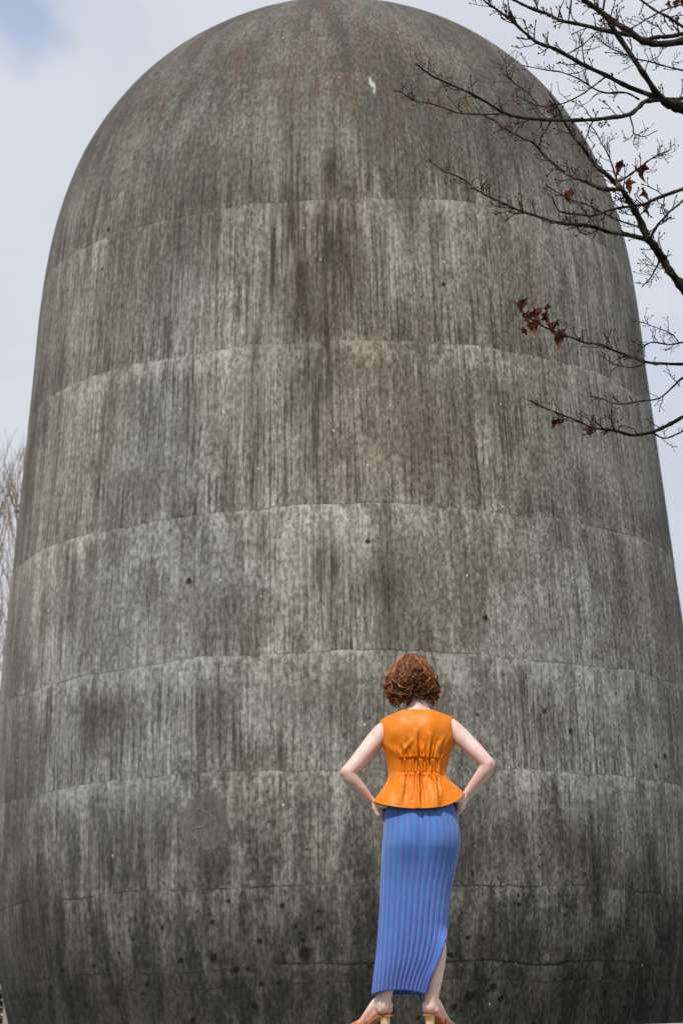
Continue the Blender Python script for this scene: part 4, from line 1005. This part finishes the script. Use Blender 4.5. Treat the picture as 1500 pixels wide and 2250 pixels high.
for bi, (px, d0, d1, Y0, Y1, lich_, dens) in enumerate(BR):
    n = len(px); Ys = np.linspace(Y0, Y1, n) + 0.03 * rt.standard_normal(n) * (n > 4)
    Ys[0] = Y0
    P = smooth_path([at_depth(x, y, Yq) for (x, y), Yq in zip(px, Ys)], 5)
    m = len(P); rad = np.linspace(d0, d1 * 1.1, m) * .57 * PXM((Y0 + Y1) / 2) * (1 + .10 * rt.standard_normal(m)) 
    V, f = tube(P, rad, 9)
    V = V + rt.normal(0, 1, V.shape) * np.repeat(rad, 9)[:, None] * .06
    ob = build('branch', V, f, mbark, tree, True, {'lichen': ('FLOAT', np.full(len(V), lich_))}); branch_objs.append((ob, P, rad))
    if px[0][0] > 1535: LIMB_ENDS.append((P[0], rad[0]))
    if px[-1][0] > 1535: LIMB_ENDS.append((P[-1], rad[-1]))
    bag = Bag(); T = np.gradient(P, axis=0); T /= np.linalg.norm(T, axis=1)[:, None]
    Ltot = np.linalg.norm(np.diff(P, axis=0), axis=1).sum(); side = 1
    cnt = int(max(2, Ltot / .047 * dens))
    for q in range(cnt):
        k = min(m - 2, int((rt.uniform(.10, 1.0) ** .8) * m)); side = -side
        t = T[k]; up_ = np.array([0, 0, 1.0]); s = np.cross(t, np.array([0, 1.0, 0])); s /= np.linalg.norm(s) + 1e-9
        s = s * side + np.array([0, rt.normal(0, .5), 0]) + up_ * .25
        frac = k / m
        ln = rt.uniform(.03, .15) * (1.15 - .6 * frac) * (1.5 if rt.uniform() < .18 else 1)
        twig(bag, P[k] + s / np.linalg.norm(s) * rad[k] * .5, t * .75 + s * .8, ln, max(.0026, min(.0046, rad[k] * .55)), 0 if ln > .07 else 1)
    bud(bag, P[-1], T[-1], max(.0022, rad[-1] * .9))
    tb = bag.build('twigs', mtwig, ob, True, 'tip'); tb['kind'] = 'stuff'
# trunk out of frame on the right, and limbs that carry the branches to it
tx = 3.45
trunk = np.array([(tx, TREE_Y, -.1), (tx - .02, TREE_Y + .02, .8), (tx + .05, TREE_Y, 2.0), (tx + .0, TREE_Y - .03, 3.4), (tx - .06, TREE_Y, 4.8), (tx - .02, TREE_Y + .05, 6.4), (tx + .06, TREE_Y, 8.0), (tx + .03, TREE_Y, 9.6)])
TP = smooth_path(trunk, 6); V, f = tube(TP, np.interp(np.linspace(0, 1, len(TP)), [0, .04, .12, .5, 1], [.24, .20, .17, .12, .03]), 16)
V = V + rt.normal(0, .004, V.shape)
build('trunk', V, f, mbark, tree, True, {'lichen': ('FLOAT', np.full(len(V), .5))})
for (p, r) in LIMB_ENDS:
    zt = max(.9, p[2] - (tx - p[0]) * .75); zt = min(zt, 9.0)
    q = np.array([np.interp(zt, TP[:, 2], TP[:, 0]), np.interp(zt, TP[:, 2], TP[:, 1]), zt])
    mid_ = p * .5 + q * .5 + np.array([0, 0, -.08])
    P = smooth_path([p, p * .75 + mid_ * .25, mid_, q], 5); V, f = tube(P, np.linspace(r, max(r * 1.7, .03), len(P)), 9)
    build('limb', V, f, mbark, tree, True, {'lichen': ('FLOAT', np.full(len(V), .4))})
# more crown beyond the frame
for k in range(14):
    z0 = rt.uniform(3.0, 9.0); a = rt.uniform(-1.2, 1.2); L = rt.uniform(1.2, 2.6)
    p = np.array([np.interp(z0, TP[:, 2], TP[:, 0]), np.interp(z0, TP[:, 2], TP[:, 1]), z0]); d = np.array([math.cos(a), math.sin(a), .55])
    P = smooth_path([p, p + d * L * .35 + [0, 0, -.05], p + d * L * .7, p + d * L + [0, 0, .25]], 6); rad = np.linspace(.035, .004, len(P))
    V, f = tube(P, rad, 7); ob = build('branch', V, f, mbark, tree, True, {'lichen': ('FLOAT', np.full(len(V), .3))})
    bag = Bag()
    for j in range(16):
        i = rt.integers(4, len(P)); s = rt.normal(0, 1, 3); twig(bag, P[i], d * .6 + s * .5, rt.uniform(.08, .3), .003, 0)
    tb = bag.build('twigs', mtwig, ob, True, 'tip'); tb['kind'] = 'stuff'

# dead leaves, each hanging from the nearest branch
LV = [(1125, 42, 26), (1358, 370, 24), (1405, 384, 32), (1378, 412, 25), (1418, 430, 26), (1424, 468, 24), (1245, 436, 27), (1145, 674, 24), (1165, 697, 20), (1152, 703, 24), (1180, 692, 22), (1198, 684, 20),
      (1200, 703, 24), (1172, 722, 27), (1152, 731, 18), (1226, 748, 32), (1214, 722, 24), (1269, 750, 13), (1217, 932, 19), (1231, 929, 13), (1294, 950, 20), (1473, 16, 20), (1484, 10, 16), (1497, 6, 14)]
allP = [(o, P) for (o, P, r) in branch_objs]
OUT = np.array([(0, -.12), (.18, -.10), (.48, -.22), (.40, .02), (.62, .30), (.30, .30), (.22, .55), (.0, 1.0), (-.20, .58), (-.30, .30), (-.60, .34), (-.40, .04), (-.50, -.20), (-.18, -.10)])
for (x, y, sz) in LV:
    best = None
    for o, P in allP:
        pr = np.array([at_depth(x, y, q[1]) for q in P[::3]]); dd_ = np.linalg.norm(pr - P[::3], axis=1); k = int(dd_.argmin())
        if best is None or dd_[k] < best[0]: best = (dd_[k], o, P[::3][k], pr[k])
    dist_, ob, att, ctr_ = best
    L = sz * PXM(ctr_[1]) * 1.25
    base = ctr_ + np.array([0, 0, L * .45])
    a0 = rt.uniform(0, 6.28); curl_ = rt.uniform(1.2, 3.0); tilt = rt.normal(0, .35)
    rings = [1.0, .55]
    V = []
    for rg in rings:
        for (lx, ly) in OUT:
            q = np.array([lx * rg, .35 + (ly - .35) * rg]); w = q[0]; h = q[1]
            ang = w * curl_; rr = 1 / curl_
            X = rr * math.sin(ang); Yd = rr * (1 - math.cos(ang)) + .16 * math.sin(h * 4 + lx * 3 + a0) + rt.normal(0, .03); Z = -h + .12 * math.sin(w * 5 + a0)
            X, Z = X * math.cos(tilt) - Z * math.sin(tilt), X * math.sin(tilt) + Z * math.cos(tilt)
            X, Yd = X * math.cos(a0) - Yd * math.sin(a0), X * math.sin(a0) + Yd * math.cos(a0)
            V.append(base + L * np.array([X, Yd, Z]))
    V.append(np.mean(V[14:28], 0)); n = 14
    f = [(j, (j + 1) % n, n + (j + 1) % n, n + j) for j in range(n)] + [(n + j, n + (j + 1) % n, 28) for j in range(n)]
    st = np.linspace(0, 1, 6)[:, None]; SP_ = att[None] * (1 - st) + np.array(V[0])[None] * st + np.array([0, 0, 1]) * (np.sin(st * np.pi) * L * .10)
    sv, sf = tube(SP_, .0011, 4); k0 = len(V); V = V + [q for q in sv]; f = f + [tuple(int(i) + k0 for i in q) for q in sf]
    build('leaf', V, f, mleaf, ob, True)

# ================================================================== POPLARS FAR BEHIND THE TOWER
mpop, npp, bpp = new_mat('hazed_poplar_bark', 0.9, 0.1)
oc = npp.new('ShaderNodeTexCoord').outputs['Object']; p1 = npp.noise(oc, 1.2, 4.0, 0.6)
npp.put(bpp.inputs['Base Color'], npp.mix(p1, (0.24, 0.18, 0.135, 1), (0.38, 0.29, 0.22, 1)))  # bark colour lightened, distance haze painted into it
def poplar(x_px, y_top, Y, seed, label):
    r = np.random.default_rng(seed)
    top = at_depth(x_px, y_top, Y); base = np.array([top[0], Y, -.05]); H = top[2]
    root = empty('poplar_tree', tuple(base), label, 'tree', 'bare poplars behind the tower')
    z = np.linspace(0, H * .93, 26); P = base + np.stack([.12 * vnoise(z * .2, seed), .12 * vnoise(z * .23, seed + 5), z], -1)
    V, f = tube(P, np.interp(z / H, [0, .03, .4, .93], [.40, .28, .12, .014]), 10); build('trunk', V, f, mpop, root)
    bag = Bag()
    for i in range(90):
        z0 = H * (r.uniform(.10, .93) if i % 3 else r.uniform(.6, .93)); a = r.uniform(0, 6.28); L = max(min(r.uniform(.12, .34) * H * (1.05 - z0 / H), H * .99 - z0), .04 * H)
        p = np.array([np.interp(z0, z, P[:, 0]), np.interp(z0, z, P[:, 1]), z0 + base[2]])
        o_ = np.array([math.cos(a), math.sin(a), 0]); sp = r.uniform(.5, 1.7) * (1.15 - z0 / H)
        t = np.linspace(0, 1, 8)[:, None]; B = p + o_ * sp * (1 - (1 - t) ** 2.2) * 1.1 + np.array([0, 0, 1]) * L * t + r.normal(0, .05, (8, 3)) * t
        V, f = tube(B, np.linspace(.030, .008, 8) * (1.2 - .6 * z0 / H), 4); bag.add(V, f)
        for j in range(5):
            q = B[r.integers(2, 8)]; d = o_ * r.uniform(-.3, .8) + np.array([r.normal(0, .3), r.normal(0, .3), 1.6]); l2 = r.uniform(.5, 1.5)
            V, f = tube(q + np.linspace(0, 1, 4)[:, None] * d / np.linalg.norm(d) * l2 + r.normal(0, .03, (4, 3)), [.012, .010, .008, .005], 3); bag.add(V, f)
    o = bag.build('crown', mpop, root); o['kind'] = 'stuff'
poplar(2, 930, 92, 1, 'bare brown poplar at the left edge, the nearer and leftmost of the pair')
poplar(44, 950, 98, 2, 'bare poplar half hidden behind the left side of the tower')

# ================================================================== FAR HEDGE ON THE HORIZON
mh_, nhh, bhh = new_mat('winter_hedge', 0.95, 0.05)
oc = nhh.new('ShaderNodeTexCoord').outputs['Object']; h1 = nhh.noise(oc, 0.8, 5.0, 0.65)
nhh.put(bhh.inputs['Base Color'], nhh.mix(nhh.ss(h1, .35, .65), (0.030, 0.028, 0.016, 1), (0.105, 0.078, 0.055, 1)))
rg_ = np.random.default_rng(21); n = 130000
hx = rg_.uniform(-130, 130, n); hd = rg_.uniform(-2.2, 2.2, n); hz = rg_.uniform(0, 1, n) ** .8 * (7.2 + 1.6 * vnoise(hx * .15, 2) + 1.0 * vnoise(hx * .6, 3))
cc = np.stack([hx, 128 + hd + 2 * vnoise(hx * .03, 6), hz], -1)
a = rg_.normal(0, 1, (n, 3)); a /= np.linalg.norm(a, axis=1)[:, None]; b = np.cross(a, rg_.normal(0, 1, (n, 3))); b /= np.linalg.norm(b, axis=1)[:, None]
w = rg_.uniform(.05, .12, n)[:, None]; l = rg_.uniform(.12, .36, n)[:, None]
Vh = np.stack([cc - a * l, cc + b * w, cc + a * l, cc - b * w], 1).reshape(-1, 3)
o = build('hedge', Vh, np.arange(4 * n).reshape(n, 4), mh_, None, False)
o['kind'] = 'stuff'; o['label'] = 'tall brown winter hedge on the horizon far behind the tower'; o['category'] = 'hedge'
